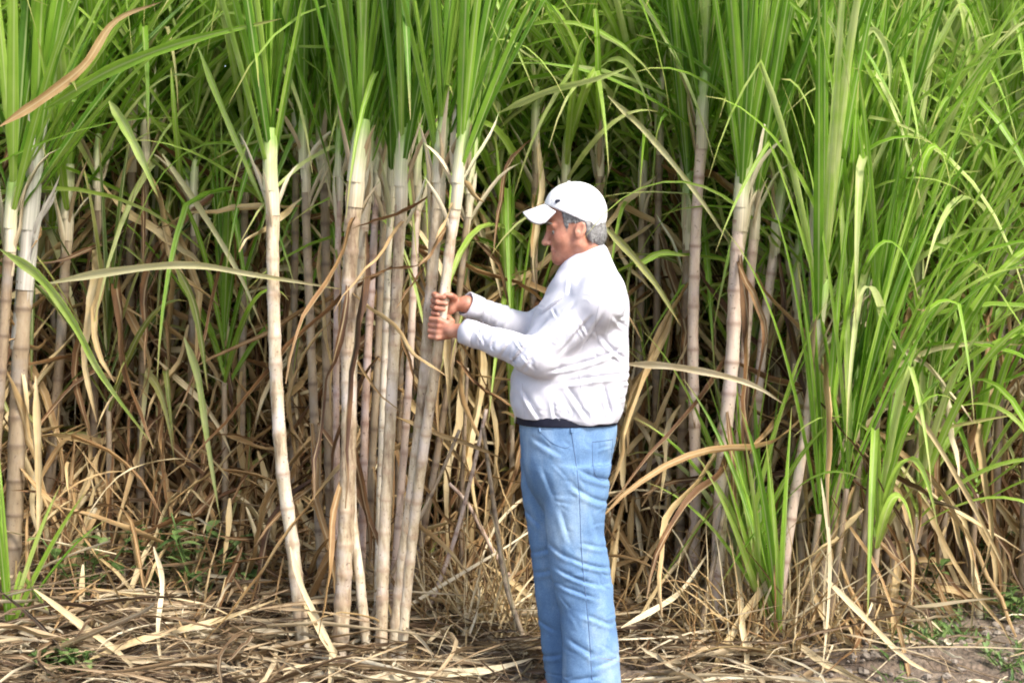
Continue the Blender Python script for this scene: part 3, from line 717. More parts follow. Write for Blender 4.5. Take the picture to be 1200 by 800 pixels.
strip([(962, 560, 6.0), (972, 640, 5.98), (970, 720, 5.96), (962, 800, 5.94)], .016, 'dry_leaf', 'dry', 'thin straw hanging straight down in front of the leafy clump', 'dry leaf', GF, .95, (1, .3, .1), .2)
strip([(42, 440, 6.4), (45, 520, 6.35), (46, 580, 6.35), (44, 650, 6.3)], .036, 'dry_leaf', 'dry', 'ochre dead blade hanging along the stout cane at the left border', 'dry leaf', GF, .72, (1, -.3, 0), .3)
strip([(1045, 560, 6.3), (1062, 600, 6.25), (1070, 650, 6.2), (1068, 720, 6.1)], .026, 'dry_leaf', 'dry', 'golden dead blade bent over right of the leafy clump', 'dry leaf', GF, .78, (1, -.3, 0), .3)

# ------------------------------------------------------------------ weeds
def weed(px, py, Y, seed, label, h=.2, n=16, leaf=.05):
    rr = random.Random(seed)
    p = P(px, py, Y); p[2] = ground_z(p[0], p[1])
    root = empty('weed', p, label, 'weed', 'low broad leaved weeds in the litter')
    ms, ml = MB(), MB()
    for s in range(4):
        az = rr.uniform(0, 6.28); tl = rr.uniform(.15, .7)
        tip = p + np.array([math.cos(az) * math.sin(tl), math.sin(az) * math.sin(tl), math.cos(tl)]) * h * rr.uniform(.7, 1.1)
        path = spline([p, (p + tip) / 2 + np.array([0, 0, .01]), tip], 8)
        tube(ms, path, [.0035] * 8, 5, .5)
        for k in range(n // 2):
            q = path[rr.randrange(2, 8)]; a = rr.uniform(0, 6.28); e = rr.uniform(-.1, .8)
            d = np.array([math.cos(a) * math.cos(e), math.sin(a) * math.cos(e), math.sin(e)])
            L = leaf * rr.uniform(.7, 1.4); rn = rr.random()
            pts = np.array([q + d * L * t + np.array([0, 0, -.3 * L * t * t]) for t in np.linspace(0, 1, 7)])
            sdv = np.array([-math.sin(a), math.cos(a), 0])
            vs, uv, fs = [], [], []
            for i in range(7):
                t = i / 6; w = L * .55 * math.sin(math.pi * (t ** .8) * .98 + .02)
                vs += [pts[i] - sdv * w / 2 + np.array([0, 0, w * .12]), pts[i], pts[i] + sdv * w / 2 + np.array([0, 0, w * .12])]; uv += [(0, t * .8), (.5, t * .8), (1, t * .8)]
                if i: b = (i - 1) * 3; fs += [(b, b + 1, b + 4, b + 3), (b + 1, b + 2, b + 5, b + 4)]
            ml.add(vs, fs, uv, rn)
    ms.build('stem', M['weed'], root, p); ml.build('leaves', M['weed'], root, p)
for a in ((58, 785, 5.95, 1, 'broad leaved weed at the very bottom of the lower left corner', .13, 30, .05),
          (95, 792, 5.95, 2, 'smaller weed beside the lower left corner weed', .10, 22, .045),
          (232, 640, 6.55, 3, 'leafy weed in the shade of the left gap', .38, 28, .075),
          (180, 650, 6.65, 4, 'weed beside the upright green blade, left of the shaded leafy weed', .32, 24, .07),
          (100, 660, 6.6, 5, 'dark weed behind the left border canes', .34, 24, .065),
          (285, 640, 6.6, 6, 'low weed just left of the lone thick cane', .2, 20, .05),
          (1075, 690, 6.6, 7, 'pale green weed at the right foot of the leafy clump', .3, 24, .05),
          (1150, 650, 7.2, 8, 'weed in the shade under the right border blades', .3, 24, .06),
          (1185, 700, 6.5, 9, 'bright low weed at the right border', .16, 26, .045),
          (620, 690, 7.0, 10, 'weed hidden in straw left of the man\'s knees', .2, 14, .05)):
    weed(*a)
mb = MB(); r = random.Random(33)
for i in range(1300):
    px, Y = r.uniform(1040, 1230), r.uniform(5.9, 7.4)
    p = P(px, 700, Y); 
    if math.sin(p[0] * 9) * math.sin(p[1] * 7 + 1) < -.1: continue
    p[2] = ground_z(p[0], p[1]); az = r.uniform(0, 6.28); h = np.array([math.cos(az), math.sin(az), r.uniform(.3, 1.6)])
    sim_leaf(mb, p, h, r.uniform(.03, .10), r.uniform(.006, .015), r.uniform(4, 12), r.random(), r, n=5, fold=.2)
o = mb.build('ground_cover', M['weed']); tag(o, 'patches of tiny green plants on the bare soil at the right', 'ground cover', kind='stuff')

mb = MB(); r = random.Random(34)
for i in range(900):
    y = 5.7 + 1.6 * r.random(); x = r.uniform(.16, .33) * y
    if x < .185 * y + .10 * math.sin(y * 5): continue
    q = .004 + .02 * r.random() ** 3; c = np.array([x, y, ground_z(x, y) + q * .3])
    vs = []
    for k in range(5):
        for j in range(7):
            a, b = math.pi * k / 4, 2 * math.pi * j / 7
            vs.append(c + np.array([math.sin(a) * math.cos(b), math.sin(a) * math.sin(b), .75 * math.cos(a)]) * q * r.uniform(.7, 1.2))
    fs = [(k * 7 + j, (k + 1) * 7 + j, (k + 1) * 7 + (j + 1) % 7, k * 7 + (j + 1) % 7) for k in range(4) for j in range(7)]
    mb.add(vs, fs, [(0, 0)] * 35, r.random())
o = mb.build('soil_crumbs', simple_mat('grey_soil', (.13, .10, .075), .95, (.29, .25, .205), 6), smooth=False); tag(o, 'grey crumbs and clods of soil scattered over the bare patch', 'soil', kind='stuff')

# ------------------------------------------------------------------ the man: signed distance fields turned into one smooth surface each
YM = 5.8
S = F_PX / YM
def X(px): return (px - 600) / S
def Z(py): return P(600, py, YM)[2]
MBASE = np.array([X(690), YM, 0.0])

def surface_net(xs, ys, zs, Fv):
    ins = Fv < 0
    nx, ny, nz = Fv.shape
    cnt = np.zeros((nx - 1, ny - 1, nz - 1), np.int8)
    for a in (0, 1):
        for b in (0, 1):
            for c in (0, 1): cnt += ins[a:nx - 1 + a, b:ny - 1 + b, c:nz - 1 + c]
    act = (cnt > 0) & (cnt < 8)
    I, J, K = np.nonzero(act)
    idx = np.full(act.shape, -1, np.int64); idx[I, J, K] = np.arange(len(I))
    acc = np.zeros((len(I), 3)); num = np.zeros(len(I))
    def pos(i, j, k): return np.stack([xs[i], ys[j], zs[k]], 1)
    for ax in range(3):
        for o1 in (0, 1):
            for o2 in (0, 1):
                a = [0, 0, 0]; oth = [q for q in range(3) if q != ax]
                a[oth[0]], a[oth[1]] = o1, o2
                b = list(a); b[ax] = 1
                fa = Fv[I + a[0], J + a[1], K + a[2]]; fb = Fv[I + b[0], J + b[1], K + b[2]]
                m = (fa < 0) != (fb < 0)
                t = np.where(m, fa / np.where(m, fa - fb, 1), 0)[:, None]
                pa, pb = pos(I + a[0], J + a[1], K + a[2]), pos(I + b[0], J + b[1], K + b[2])
                acc[m] += (pa + (pb - pa) * t)[m]; num[m] += 1
    V = acc / num[:, None]
    faces = []
    for ax in range(3):
        sl0, sl1 = [slice(None)] * 3, [slice(None)] * 3
        sl0[ax], sl1[ax] = slice(0, -1), slice(1, None)
        ch = ins[tuple(sl0)] != ins[tuple(sl1)]
        o1, o2 = [q for q in range(3) if q != ax]
        ii = list(np.nonzero(ch))
        ok = (ii[o1] > 0) & (ii[o2] > 0) & (ii[o1] < act.shape[o1]) & (ii[o2] < act.shape[o2])
        ii = [q[ok] for q in ii]
        first = ins[tuple(ii)]
        def cell(d1, d2):
            q = [x.copy() for x in ii]; q[o1] = q[o1] - d1; q[o2] = q[o2] - d2
            return idx[tuple(q)]
        quad = np.stack([cell(1, 1), cell(0, 1), cell(0, 0), cell(1, 0)], 1)
        flip = first if ax != 1 else ~first
        quad = np.where(flip[:, None], quad, quad[:, ::-1])
        faces.append(quad)
    return V, np.concatenate(faces)

def mesh_from(V, Fq, name, mat, parent=None, org=MBASE):
    me = bpy.data.meshes.new(name)
    me.from_pydata((V - org).tolist(), [], Fq.tolist())
    me.polygons.foreach_set('use_smooth', [True] * len(me.polygons))
    me.materials.append(mat)
    o = bpy.data.objects.new(name, me); COL.objects.link(o)
    if parent is not None: o.parent = parent
    else: o.location = org
    return o

class Field:
    def __init__(s, xs, ys, zs):
        s.xs, s.ys, s.zs = [np.asarray(a, np.float32) for a in (xs, ys, zs)]
        s.F = np.full((len(xs), len(ys), len(zs)), 9.0, np.float32)
    def box(s, lo, hi):
        out = []
        for a, l, h in zip((s.xs, s.ys, s.zs), lo, hi):
            i, j = np.searchsorted(a, l), np.searchsorted(a, h)
            out.append(slice(max(i - 1, 0), min(j + 1, len(a))))
        return tuple(out)
    def grid(s, b):
        return s.xs[b[0]][:, None, None], s.ys[b[1]][None, :, None], s.zs[b[2]][None, None, :]
    def put(s, fn, lo, hi, k=.0, sub=False, pad=.05):
        lo, hi = np.array(lo) - pad - k, np.array(hi) + pad + k
        b = s.box(lo, hi)
        if any(q.stop - q.start < 2 for q in b): return
        d = fn(*s.grid(b)).astype(np.float32); A = s.F[b]
        if sub:
            d = -d
            if k: h = np.clip(.5 - .5 * (d - A) / k, 0, 1); s.F[b] = A * (1 - h) * 1.0 + 0 if False else (d * (1 - h) + A * h) + k * h * (1 - h)
            else: s.F[b] = np.maximum(A, d)
        else:
            if k: h = np.clip(.5 + .5 * (d - A) / k, 0, 1); s.F[b] = d * (1 - h) + A * h - k * h * (1 - h)
            else: s.F[b] = np.minimum(A, d)
    def cone(s, a, b, ra, rb, k=.01, sub=False):
        a, b = np.array(a, float), np.array(b, float); ab = b - a; L2 = max(ab @ ab, 1e-9); m = max(ra, rb)
        def fn(x, y, z):
            t = np.clip(((x - a[0]) * ab[0] + (y - a[1]) * ab[1] + (z - a[2]) * ab[2]) / L2, 0, 1)
            return np.sqrt((x - a[0] - ab[0] * t) ** 2 + (y - a[1] - ab[1] * t) ** 2 + (z - a[2] - ab[2] * t) ** 2) - (ra + (rb - ra) * t)
        s.put(fn, np.minimum(a, b) - m, np.maximum(a, b) + m, k, sub)
    def ell(s, c, rad, k=.01, sub=False, rot=0.0):
        c = np.array(c, float); m = max(rad); cr, sr = math.cos(rot), math.sin(rot)
        def fn(x, y, z):
            dx, dz = x - c[0], z - c[2]
            u, w = dx * cr + dz * sr, -dx * sr + dz * cr
            q = np.sqrt((u / rad[0]) ** 2 + ((y - c[1]) / rad[1]) ** 2 + (w / rad[2]) ** 2)
            q2 = np.sqrt((u / rad[0] ** 2) ** 2 + ((y - c[1]) / rad[1] ** 2) ** 2 + (w / rad[2] ** 2) ** 2) + 1e-6
            return q * (q - 1) / q2
        s.put(fn, c - m, c + m, k, sub)
    def prof(s, lev, k=.01, sm=.012, p=2.0):
        """stack of ellipses: rows (z, x_left, x_right, y_centre, half_width)"""
        lev = sorted(lev); L = np.array(lev, float)
        zf = np.linspace(L[0, 0] - .06, L[-1, 0] + .06, 600)
        g = np.exp(-.5 * (np.arange(-40, 41) * (zf[1] - zf[0]) / sm) ** 2); g /= g.sum()
        def col(v):
            q = np.interp(zf, L[:, 0], v); q = np.convolve(np.pad(q, 40, 'edge'), g, 'valid')
            return np.interp(s.zs, zf, q)
        cx, rx, cy, ry = col((L[:, 1] + L[:, 2]) / 2), col((L[:, 2] - L[:, 1]) / 2), col(L[:, 3]), col(L[:, 4])
        z0, z1 = L[0, 0], L[-1, 0]
        def fn(x, y, z):
            b = s._b
            a = [q[None, None, b[2]] for q in (cx, rx, cy, ry)]
            q = ((np.abs(x - a[0]) / a[1]) ** p + (np.abs(y - a[2]) / a[3]) ** p) ** (1 / p)
            d = (q - 1) * np.minimum(a[1], a[3])
            return np.maximum(np.maximum(d, z - z1), z0 - z)
        lo = (L[:, 1].min(), (L[:, 3] - L[:, 4]).min(), z0); hi = (L[:, 2].max(), (L[:, 3] + L[:, 4]).max(), z1)
        s._b = s.box(np.array(lo) - .05 - k, np.array(hi) + .05 + k)
        s.put(fn, lo, hi, k)
    def wrinkle(s, x0, z0, x1, z1, w, dep, y0=-9, y1=9, bow=0.0):
        """a fold line in the side view, a groove with a ridge on either side"""
        b = s.box((min(x0, x1) - 4 * w, y0, min(z0, z1) - 4 * w), (max(x0, x1) + 4 * w, y1, max(z0, z1) + 4 * w))
        if any(q.stop - q.start < 2 for q in b): return
        x, y, z = s.grid(b)
        ax, az = x1 - x0, z1 - z0; L2 = ax * ax + az * az; L = math.sqrt(L2)
        t = np.clip(((x - x0) * ax + (z - z0) * az) / L2, 0, 1)
        perp = ((x - x0) * az - (z - z0) * ax) / L - bow * 4 * t * (1 - t)
        end = np.exp(-((((x - x0) * ax + (z - z0) * az) / L2 - .5) / .42) ** 4)
        dep = dep * 1.9
        g = (np.exp(-np.abs(perp / w) ** 1.3 * 1.6) - .75 * np.exp(-((perp - 1.7 * w) / (1.1 * w)) ** 2) - .25 * np.exp(-((perp + 2.4 * w) / (1.6 * w)) ** 2)) * end
        s.F[b] += (dep * g).astype(np.float32) * np.ones_like(s.F[b])
    def mesh(s): return surface_net(s.xs, s.ys, s.zs, s.F)

def ax(*segs):
    """rectilinear axis with (lo, hi, step) stretches"""
    a = []
    for lo, hi, st in segs: a.append(np.arange(lo, hi - 1e-6, st))
    a.append([segs[-1][1]])
    return np.concatenate(a)

# -- key points
def MP(px, py, dy): return np.array([X(px), YM + dy, Z(py)])
SHN, ELN, WRN = MP(702, 346, -.175), MP(630, 414, -.175), MP(545, 388, -.02)
SHF, ELF, WRF = MP(690, 346, .185), MP(622, 392, .21), MP(546, 357, .08)
grip = spline([P(*q) for q in CANE_H], 400)
def cane_at(z): return grip[np.argmin(abs(grip[:, 2] - z))]

skin, nt, bs, out_ = new_mat('skin')
tc = nd(nt, 'ShaderNodeTexCoord'); nz = nd(nt, 'ShaderNodeTexNoise'); nz.inputs['Scale'].default_value = 28; nz.inputs['Detail'].default_value = 5
nt.links.new(tc.outputs['Object'], nz.inputs['Vector'])
nt.links.new(ramp(nt, nz.outputs['Fac'], [(.3, (.30, .115, .072)), (.5, (.40, .175, .112)), (.7, (.52, .265, .18))]), bs.inputs['Base Color'])
bs.inputs['Roughness'].default_value = .5
bs.inputs['Subsurface Weight'].default_value = .12; bs.inputs['Subsurface Radius'].default_value = (.012, .005, .003)

HC = MP(673, 259, 0)               # head centre
HT = math.radians(10)              # head tipped down
def H(f, y, z):                    # forward, sideways (+ = far side), up, in head space
    c, s_ = math.cos(HT), math.sin(HT)
    return np.array([HC[0] - (f * c + z * s_), YM + y, HC[2] - f * s_ + z * c])

def make_body():
    x0 = X(500)
    xs = ax((x0, X(560), .0022), (X(560), X(625), .008), (X(625), X(722), .0024), (X(722), X(750), .008))
    ys = ax((YM - .30, YM - .10, .008), (YM - .10, YM + .17, .0026), (YM + .17, YM + .32, .008))
    zs = ax((-.0, 1.17, .012), (1.17, 1.45, .0024), (1.45, 1.86, .0024))
    f = Field(xs, ys, zs)
    # trunk, legs, arms inside the clothes
    f.prof([(Z(520), X(615), X(715), YM, .15), (Z(480), X(610), X(715), YM, .15), (Z(400), X(632), X(726), YM, .155), (Z(345), X(650), X(724), YM, .16), (Z(322), X(664), X(715), YM, .10)], .02)
    for sgn, xa in ((-1, 0), (1, -14)):
        hp, kn, an = MP(672, 520, sgn * .085), MP(676 + xa, 655, sgn * .09), MP(690 + xa, 800, sgn * .095)
        f.cone(hp, kn, .075, .052, .03); f.cone(kn, an, .052, .038, .02)
        f.cone(an, an + np.array([-.12, 0, -.045]), .036, .026, .02)
    for a, b, c in ((SHN, ELN, WRN), (SHF, ELF, WRF)):
        f.cone(a, b, .052, .042, .03); f.cone(b, c, .041, .027, .02)
    # neck and head
    f.cone(H(-.022, 0, -.06), H(-.018, 0, -.20), .056, .062, .03)
    f.ell(H(-.006, 0, .012), (.096, .076, .096), .01, rot=-HT)
    f.ell(H(.036, 0, -.058), (.056, .058, .074), .035, rot=-HT)
    for sg in (-1, 1):
        f.cone(H(.070, sg * .012, -.118), H(.0, sg * .054, -.078), .019, .018, .022)
        f.cone(H(.0, sg * .056, -.078), H(-.012, sg * .062, -.03), .018, .016, .02)
        f.ell(H(.058, sg * .042, -.05), (.022, .018, .02), .02)              # cheek
        f.cone(H(.086, sg * .012, -.004), H(.074, sg * .044, -.004), .0115, .010, .012)   # brow ridge
    f.ell(H(.080, 0, -.118), (.018, .022, .017), .016)                          # chin
    f.cone(H(.090, 0, -.014), H(.110, 0, -.052), .0085, .0105, .010)            # nose bridge
    f.ell(H(.112, 0, -.056), (.0125, .0125, .0105), .007)
    for sg in (-1, 1): f.ell(H(.099, sg * .013, -.060), (.011, .0075, .008), .005)
    for sg in (-1, 1): f.ell(H(.0935, sg * .033, -.024), (.017, .0155, .0125), .008, True)   # eye sockets
    f.cone(H(.0905, -.020, -.083), H(.0905, .020, -.083), .0066, .0066, .006)      # lips
    f.cone(H(.0895, -.018, -.096), H(.0895, .018, -.096), .0076, .0076, .006)
    f.cone(H(.099, -.017, -.089), H(.099, .017, -.089), .0034, .0034, .002, True)
    for sg in (-1, 1): f.cone(H(.094, sg * .026, -.060), H(.082, sg * .036, -.092), .0030, .0034, .006, True); f.cone(H(.078, sg * .026, -.089), H(.086, sg * .02, -.089), .003, .003, .004, True)
    for sg in (-1, 1):                                                          # ears
        f.ell(H(-.012, sg * .078, -.034), (.0195, .0095, .031), .006, rot=-HT - .2)
        f.ell(H(-.009, sg * .088, -.031), (.011, .007, .019), .004, True, rot=-HT - .2)
        f.ell(H(-.004, sg * .080, -.043), (.006, .006, .007), .003)
    # hands closed round the cane: near (left) hand below, far (right) hand above
    for wr, zc, sg in ((WRN, Z(385), -1), (WRF, Z(357), 1)):
        C = cane_at(zc); up = norm(cane_at(zc + .05) - cane_at(zc - .05)); RC_ = .020
        e1 = norm(np.array([1.0, 0, 0]) - up * up[0]); e2 = np.cross(up, e1)    # e1 to the man, e2 away from the camera
        if e2[1] < 0: e2 = -e2
        def ring(ang, rad, h): a = math.radians(ang); return C + e1 * math.cos(a) * rad + e2 * sg * math.sin(a) * rad + up * h
        # palm on its own side of the cane: sg * e2 side, from the wrist forward
        pc = ring(62, RC_ + .020, -.002)
        f.cone(wr, ring(48, RC_ + .030, 0), .025, .024, .016)
        kn_r = RC_ + .013
        hs = (.031, .0105, -.0105, -.030)
        for i, h in enumerate(hs):
            f.cone(ring(40, RC_ + .022, h * .62), ring(100, kn_r + .004, h), .0135, .0112, .010)
            le = (1.0, 1.1, 1.04, .84)[i]
            a0, a1, a2, a3 = 100, 100 + 62 * le, 100 + 122 * le, 100 + 172 * le
            rr = (.0098, .0100, .0096, .0084)[i]
            p0, p1, p2, p3 = ring(a0, kn_r + .003, h), ring(a1, kn_r + .004, h - .002), ring(a2, kn_r, h - .004), ring(a3, kn_r - .002, h - .005)
            f.cone(p0, p1, rr * 1.08, rr, .003); f.cone(p1, p2, rr, rr * .93, .003); f.cone(p2, p3, rr * .93, rr * .8, .003)
        t0, t1, t2, t3 = ring(40, RC_ + .022, .012), ring(8, RC_ + .016, .027), ring(-36, RC_ + .012, .034), ring(-78, RC_ + .010, .036)
        f.cone(t0, t1, .0145, .0115, .008); f.cone(t1, t2, .0110, .0098, .004); f.cone(t2, t3, .0098, .0080, .003)
    V, Q = f.mesh()
    return mesh_from(V, Q, 'person', skin)
person = make_body()
tag(person, 'man in white cap, white shirt and light blue jeans gripping a cane with both hands', 'person')

cloth, nt, bs, out_ = new_mat('white_cotton')
tc = nd(nt, 'ShaderNodeTexCoord')
bs.inputs['Roughness'].default_value = .9; bs.inputs['Specular IOR Level'].default_value = .15
nz = nd(nt, 'ShaderNodeTexNoise'); nz.inputs['Scale'].default_value = 15; nz.inputs['Detail'].default_value = 6
nt.links.new(tc.outputs['Object'], nz.inputs['Vector'])
nt.links.new(ramp(nt, nz.outputs['Fac'], [(.3, (.50, .50, .56)), (.7, (.585, .58, .625))]), bs.inputs['Base Color'])
n2 = nd(nt, 'ShaderNodeTexNoise'); n2.inputs['Scale'].default_value = 24; n2.inputs['Detail'].default_value = 5; n2.inputs['Distortion'].default_value = .6
mp = nd(nt, 'ShaderNodeMapping'); mp.inputs['Rotation'].default_value = (0, .6, 0); mp.inputs['Scale'].default_value = (1, 1, .35)
nt.links.new(tc.outputs['Object'], mp.inputs[0]); nt.links.new(mp.outputs[0], n2.inputs['Vector'])
bp = nd(nt, 'ShaderNodeBump'); bp.inputs['Strength'].default_value = .35; bp.inputs['Distance'].default_value = .006
nt.links.new(n2.outputs['Fac'], bp.inputs['Height']); nt.links.new(bp.outputs[0], bs.inputs['Normal'])
M['cloth'] = cloth

def make_shirt():
    WRNS, WRFS = WRN - norm(WRN - ELN) * .042, WRF - norm(WRF - ELF) * .042
    f = Field(np.arange(X(528), X(748), .0042), np.arange(YM - .30, YM + .32, .0046), np.arange(Z(500), Z(292), .0042))
    f.prof([(Z(487), X(605), X(724), YM, .162), (Z(481), X(600), X(730), YM, .168), (Z(470), X(597), X(733), YM, .172), (Z(440), X(599), X(736), YM, .172), (Z(400), X(613), X(737), YM, .172),
            (Z(365), X(627), X(737), YM, .185), (Z(342), X(640), X(735), YM, .175), (Z(325), X(648), X(728), YM, .15), (Z(313), X(656), X(721), YM, .105), (Z(303), X(664), X(716), YM, .072), (Z(297), X(668), X(713), YM, .064)], .02, sm=.016, p=2.6)
    f.prof([(Z(493), X(652), X(724), YM, .166), (Z(489), X(646), X(727), YM, .172), (Z(480), X(644), X(730), YM, .170), (Z(470), X(650), X(724), YM, .16)], .012, sm=.006, p=2.25)
    for sh, el, wr, k in ((SHN, ELN, WRNS, -1), (SHF, ELF, WRFS, 1)):
        f.cone(sh + np.array([0, -k * .03, .0]), sh + np.array([-.01, k * .02, -.02]), .074, .080, .05)
        f.cone(sh, el, .077, .059, .03)
        f.cone(el, el + (wr - el) * .55, .060, .050, .02)
        f.cone(el + (wr - el) * .55, wr, .050, .040, .012)
        f.cone(el + np.array([.012, 0, -.012]), el + np.array([-.02, 0, -.006]), .058, .056, .03)
        # flat cuff end
        d = norm(wr - el); e = wr + d * .004
        f.put(lambda x, y, z: -((x - e[0]) * d[0] + (y - e[1]) * d[1] + (z - e[2]) * d[2]), e - .06, e + .06, 0, True, .02) if False else None
    W = f.wrinkle
    near = dict(y1=YM - .02)
    # under the near sleeve and across the back
    W(X(640), Z(430), X(728), Z(404), .007, .006, y1=YM + .05, bow=.01)
    W(X(650), Z(446), X(735), Z(436), .008, .005, bow=-.008)
    W(X(612), Z(452), X(632), Z(486), .008, .006, **near); W(X(646), Z(462), X(650), Z(488), .006, .003, **near)
    W(X(662), Z(446), X(688), Z(486), .009, .005, **near); W(X(704), Z(446), X(716), Z(488), .008, .006, **near)
    W(X(690), Z(470), X(699), Z(489), .006, .002, **near)
    W(X(700), Z(388), X(733), Z(420), .007, .005, bow=.008); W(X(712), Z(366), X(736), Z(386), .007, .003)
    # shoulder to elbow creases on the sleeve
    W(X(672), Z(352), X(640), Z(392), .006, .004, **near); W(X(690), Z(366), X(652), Z(412), .0065, .0045, **near)
    W(X(704), Z(362), X(676), Z(410), .0065, .004, **near); W(X(662), Z(345), X(628), Z(372), .006, .004)
    W(X(638), Z(392), X(612), Z(430), .006, .005, **near); W(X(622), Z(392), X(598), Z(424), .006, .005, **near)
    W(X(604), Z(388), X(586), Z(416), .006, .004, **near); W(X(588), Z(384), X(572), Z(408), .006, .0035, **near); W(X(570), Z(380), X(560), Z(402), .005, .003, **near)
    for i in range(6): W(X(600 - i * 10), Z(356 - i * 1.5), X(592 - i * 10), Z(386 - i * 2), .005, .003, y0=YM + .06)
    q = random.Random(4)
    for i in range(34):
        a = q.uniform(620, 732); b = q.uniform(345, 480); t = q.gauss(-.9, .5) if a < 690 else q.gauss(-.3, .5); l = q.uniform(10, 28)
        W(X(a), Z(b), X(a + l * math.cos(t)), Z(b - l * math.sin(t)), q.uniform(.003, .0055), q.uniform(.0008, .0022), bow=q.gauss(0, .006), **near)
    for i in range(14):
        a = q.uniform(548, 630); b = 385 + (a - 548) * .3 + q.uniform(-14, 18); t = q.gauss(-1.1, .35); l = q.uniform(10, 22)
        W(X(a), Z(b), X(a + l * math.cos(t)), Z(b - l * math.sin(t)), q.uniform(.003, .005), q.uniform(.001, .0025), bow=q.gauss(0, .006), **near)
    # armhole seam, yoke seam
    W(X(712), Z(312), X(704), Z(402), .0022, .0012, y1=YM - .1, bow=-.012); W(X(700), Z(330), X(738), Z(352), .0022, .001, y1=YM - .02)
    W(X(690), Z(318), X(716), Z(340), .007, .003); W(X(668), Z(322), X(664), Z(345), .006, .003)
    x, y, z = f.grid(f.box((-9, -9, -9), (99, 99, 99)))
    f.F += (.0026 * np.sin(38 * x + 24 * z + 3 * np.sin(16 * z + 9 * y)) * np.sin(30 * z - 21 * x + 2.5 * np.sin(22 * x + 14 * y) + 11 * y)).astype(np.float32)
    V, Q = f.mesh()
    return mesh_from(V, Q, 'shirt', cloth, person)
shirt = make_shirt()

def lathe_band(org, axis, prof, name, mat, parent, seg=40, sx=1.0, sy=1.0, ref=(0, 1, 0), mod=None):
    axis = norm(np.array(axis, float)); ref = np.array(ref, float); e2 = norm(ref - axis * (ref @ axis)); e1 = np.cross(e2, axis)
    vs, fs = [], []
    m = len(prof)
    for i in range(seg):
        a = 2 * math.pi * i / seg
        for (rr, hh) in prof:
            k = mod(a, hh) if mod else 0
            vs.append(org + e1 * math.cos(a) * (rr * sx + k) + e2 * math.sin(a) * (rr * sy + k) + axis * hh)
    for i in range(seg):
        i2 = (i + 1) % seg
        for j in range(m):
            j2 = (j + 1) % m
            fs.append((i * m + j, i2 * m + j, i2 * m + j2, i * m + j2))
    return mesh_from(np.array(vs), np.array(fs), name, mat, parent)
# collar stands round the neck, leaning with it
lathe_band(MP(689, 302, 0), (-.42, 0, 1), [(.066, -.022), (.075, -.022), (.073, .008), (.067, .024), (.063, .024), (.060, .0)], 'collar', cloth, shirt, 44, 1.0, .98, mod=lambda a, h: .004 * math.sin(3 * a))
for wr, el in ((WRN, ELN), (WRF, ELF)):
    d = norm(wr - el)
    lathe_band(wr + d * .002, d, [(.036, -.055), (.0455, -.055), (.0465, -.03), (.044, .000), (.040, .000), (.036, -.01)], 'cuff', cloth, shirt, 30, 1, 1, ref=(0, 0, 1), mod=lambda a, h: .0016 * math.sin(5 * a + h * 60))

denim, nt, bs, out_ = new_mat('faded_denim')
tc = nd(nt, 'ShaderNodeTexCoord')
nz = nd(nt, 'ShaderNodeTexNoise'); nz.inputs['Scale'].default_value = 6; nz.inputs['Detail'].default_value = 7; nz.inputs['Roughness'].default_value = .6
mp = nd(nt, 'ShaderNodeMapping'); mp.inputs['Scale'].default_value = (1, 1, .5)
nt.links.new(tc.outputs['Object'], mp.inputs[0]); nt.links.new(mp.outputs[0], nz.inputs['Vector'])
n3 = nd(nt, 'ShaderNodeTexNoise'); n3.inputs['Scale'].default_value = 260; n3.inputs['Detail'].default_value = 2
nt.links.new(tc.outputs['Object'], n3.inputs['Vector'])
col = ramp(nt, nz.outputs['Fac'], [(.3, (.075, .15, .29)), (.5, (.135, .235, .39)), (.68, (.27, .38, .51))])
col = mixc(nt, 1.0, col, ramp(nt, n3.outputs['Fac'], [(.3, (.82, .84, .87)), (.7, (1.12, 1.1, 1.08))]), 'MULTIPLY')
nt.links.new(col, bs.inputs['Base Color']); bs.inputs['Roughness'].default_value = .9; bs.inputs['Specular IOR Level'].default_value = .15
bp = nd(nt, 'ShaderNodeBump'); bp.inputs['Strength'].default_value = .5; bp.inputs['Distance'].default_value = .006
nb = nd(nt, 'ShaderNodeTexNoise'); nb.inputs['Scale'].default_value = 30; nb.inputs['Detail'].default_value = 6; nt.links.new(tc.outputs['Object'], nb.inputs['Vector'])
nt.links.new(nb.outputs['Fac'], bp.inputs['Height']); nt.links.new(bp.outputs[0], bs.inputs['Normal'])

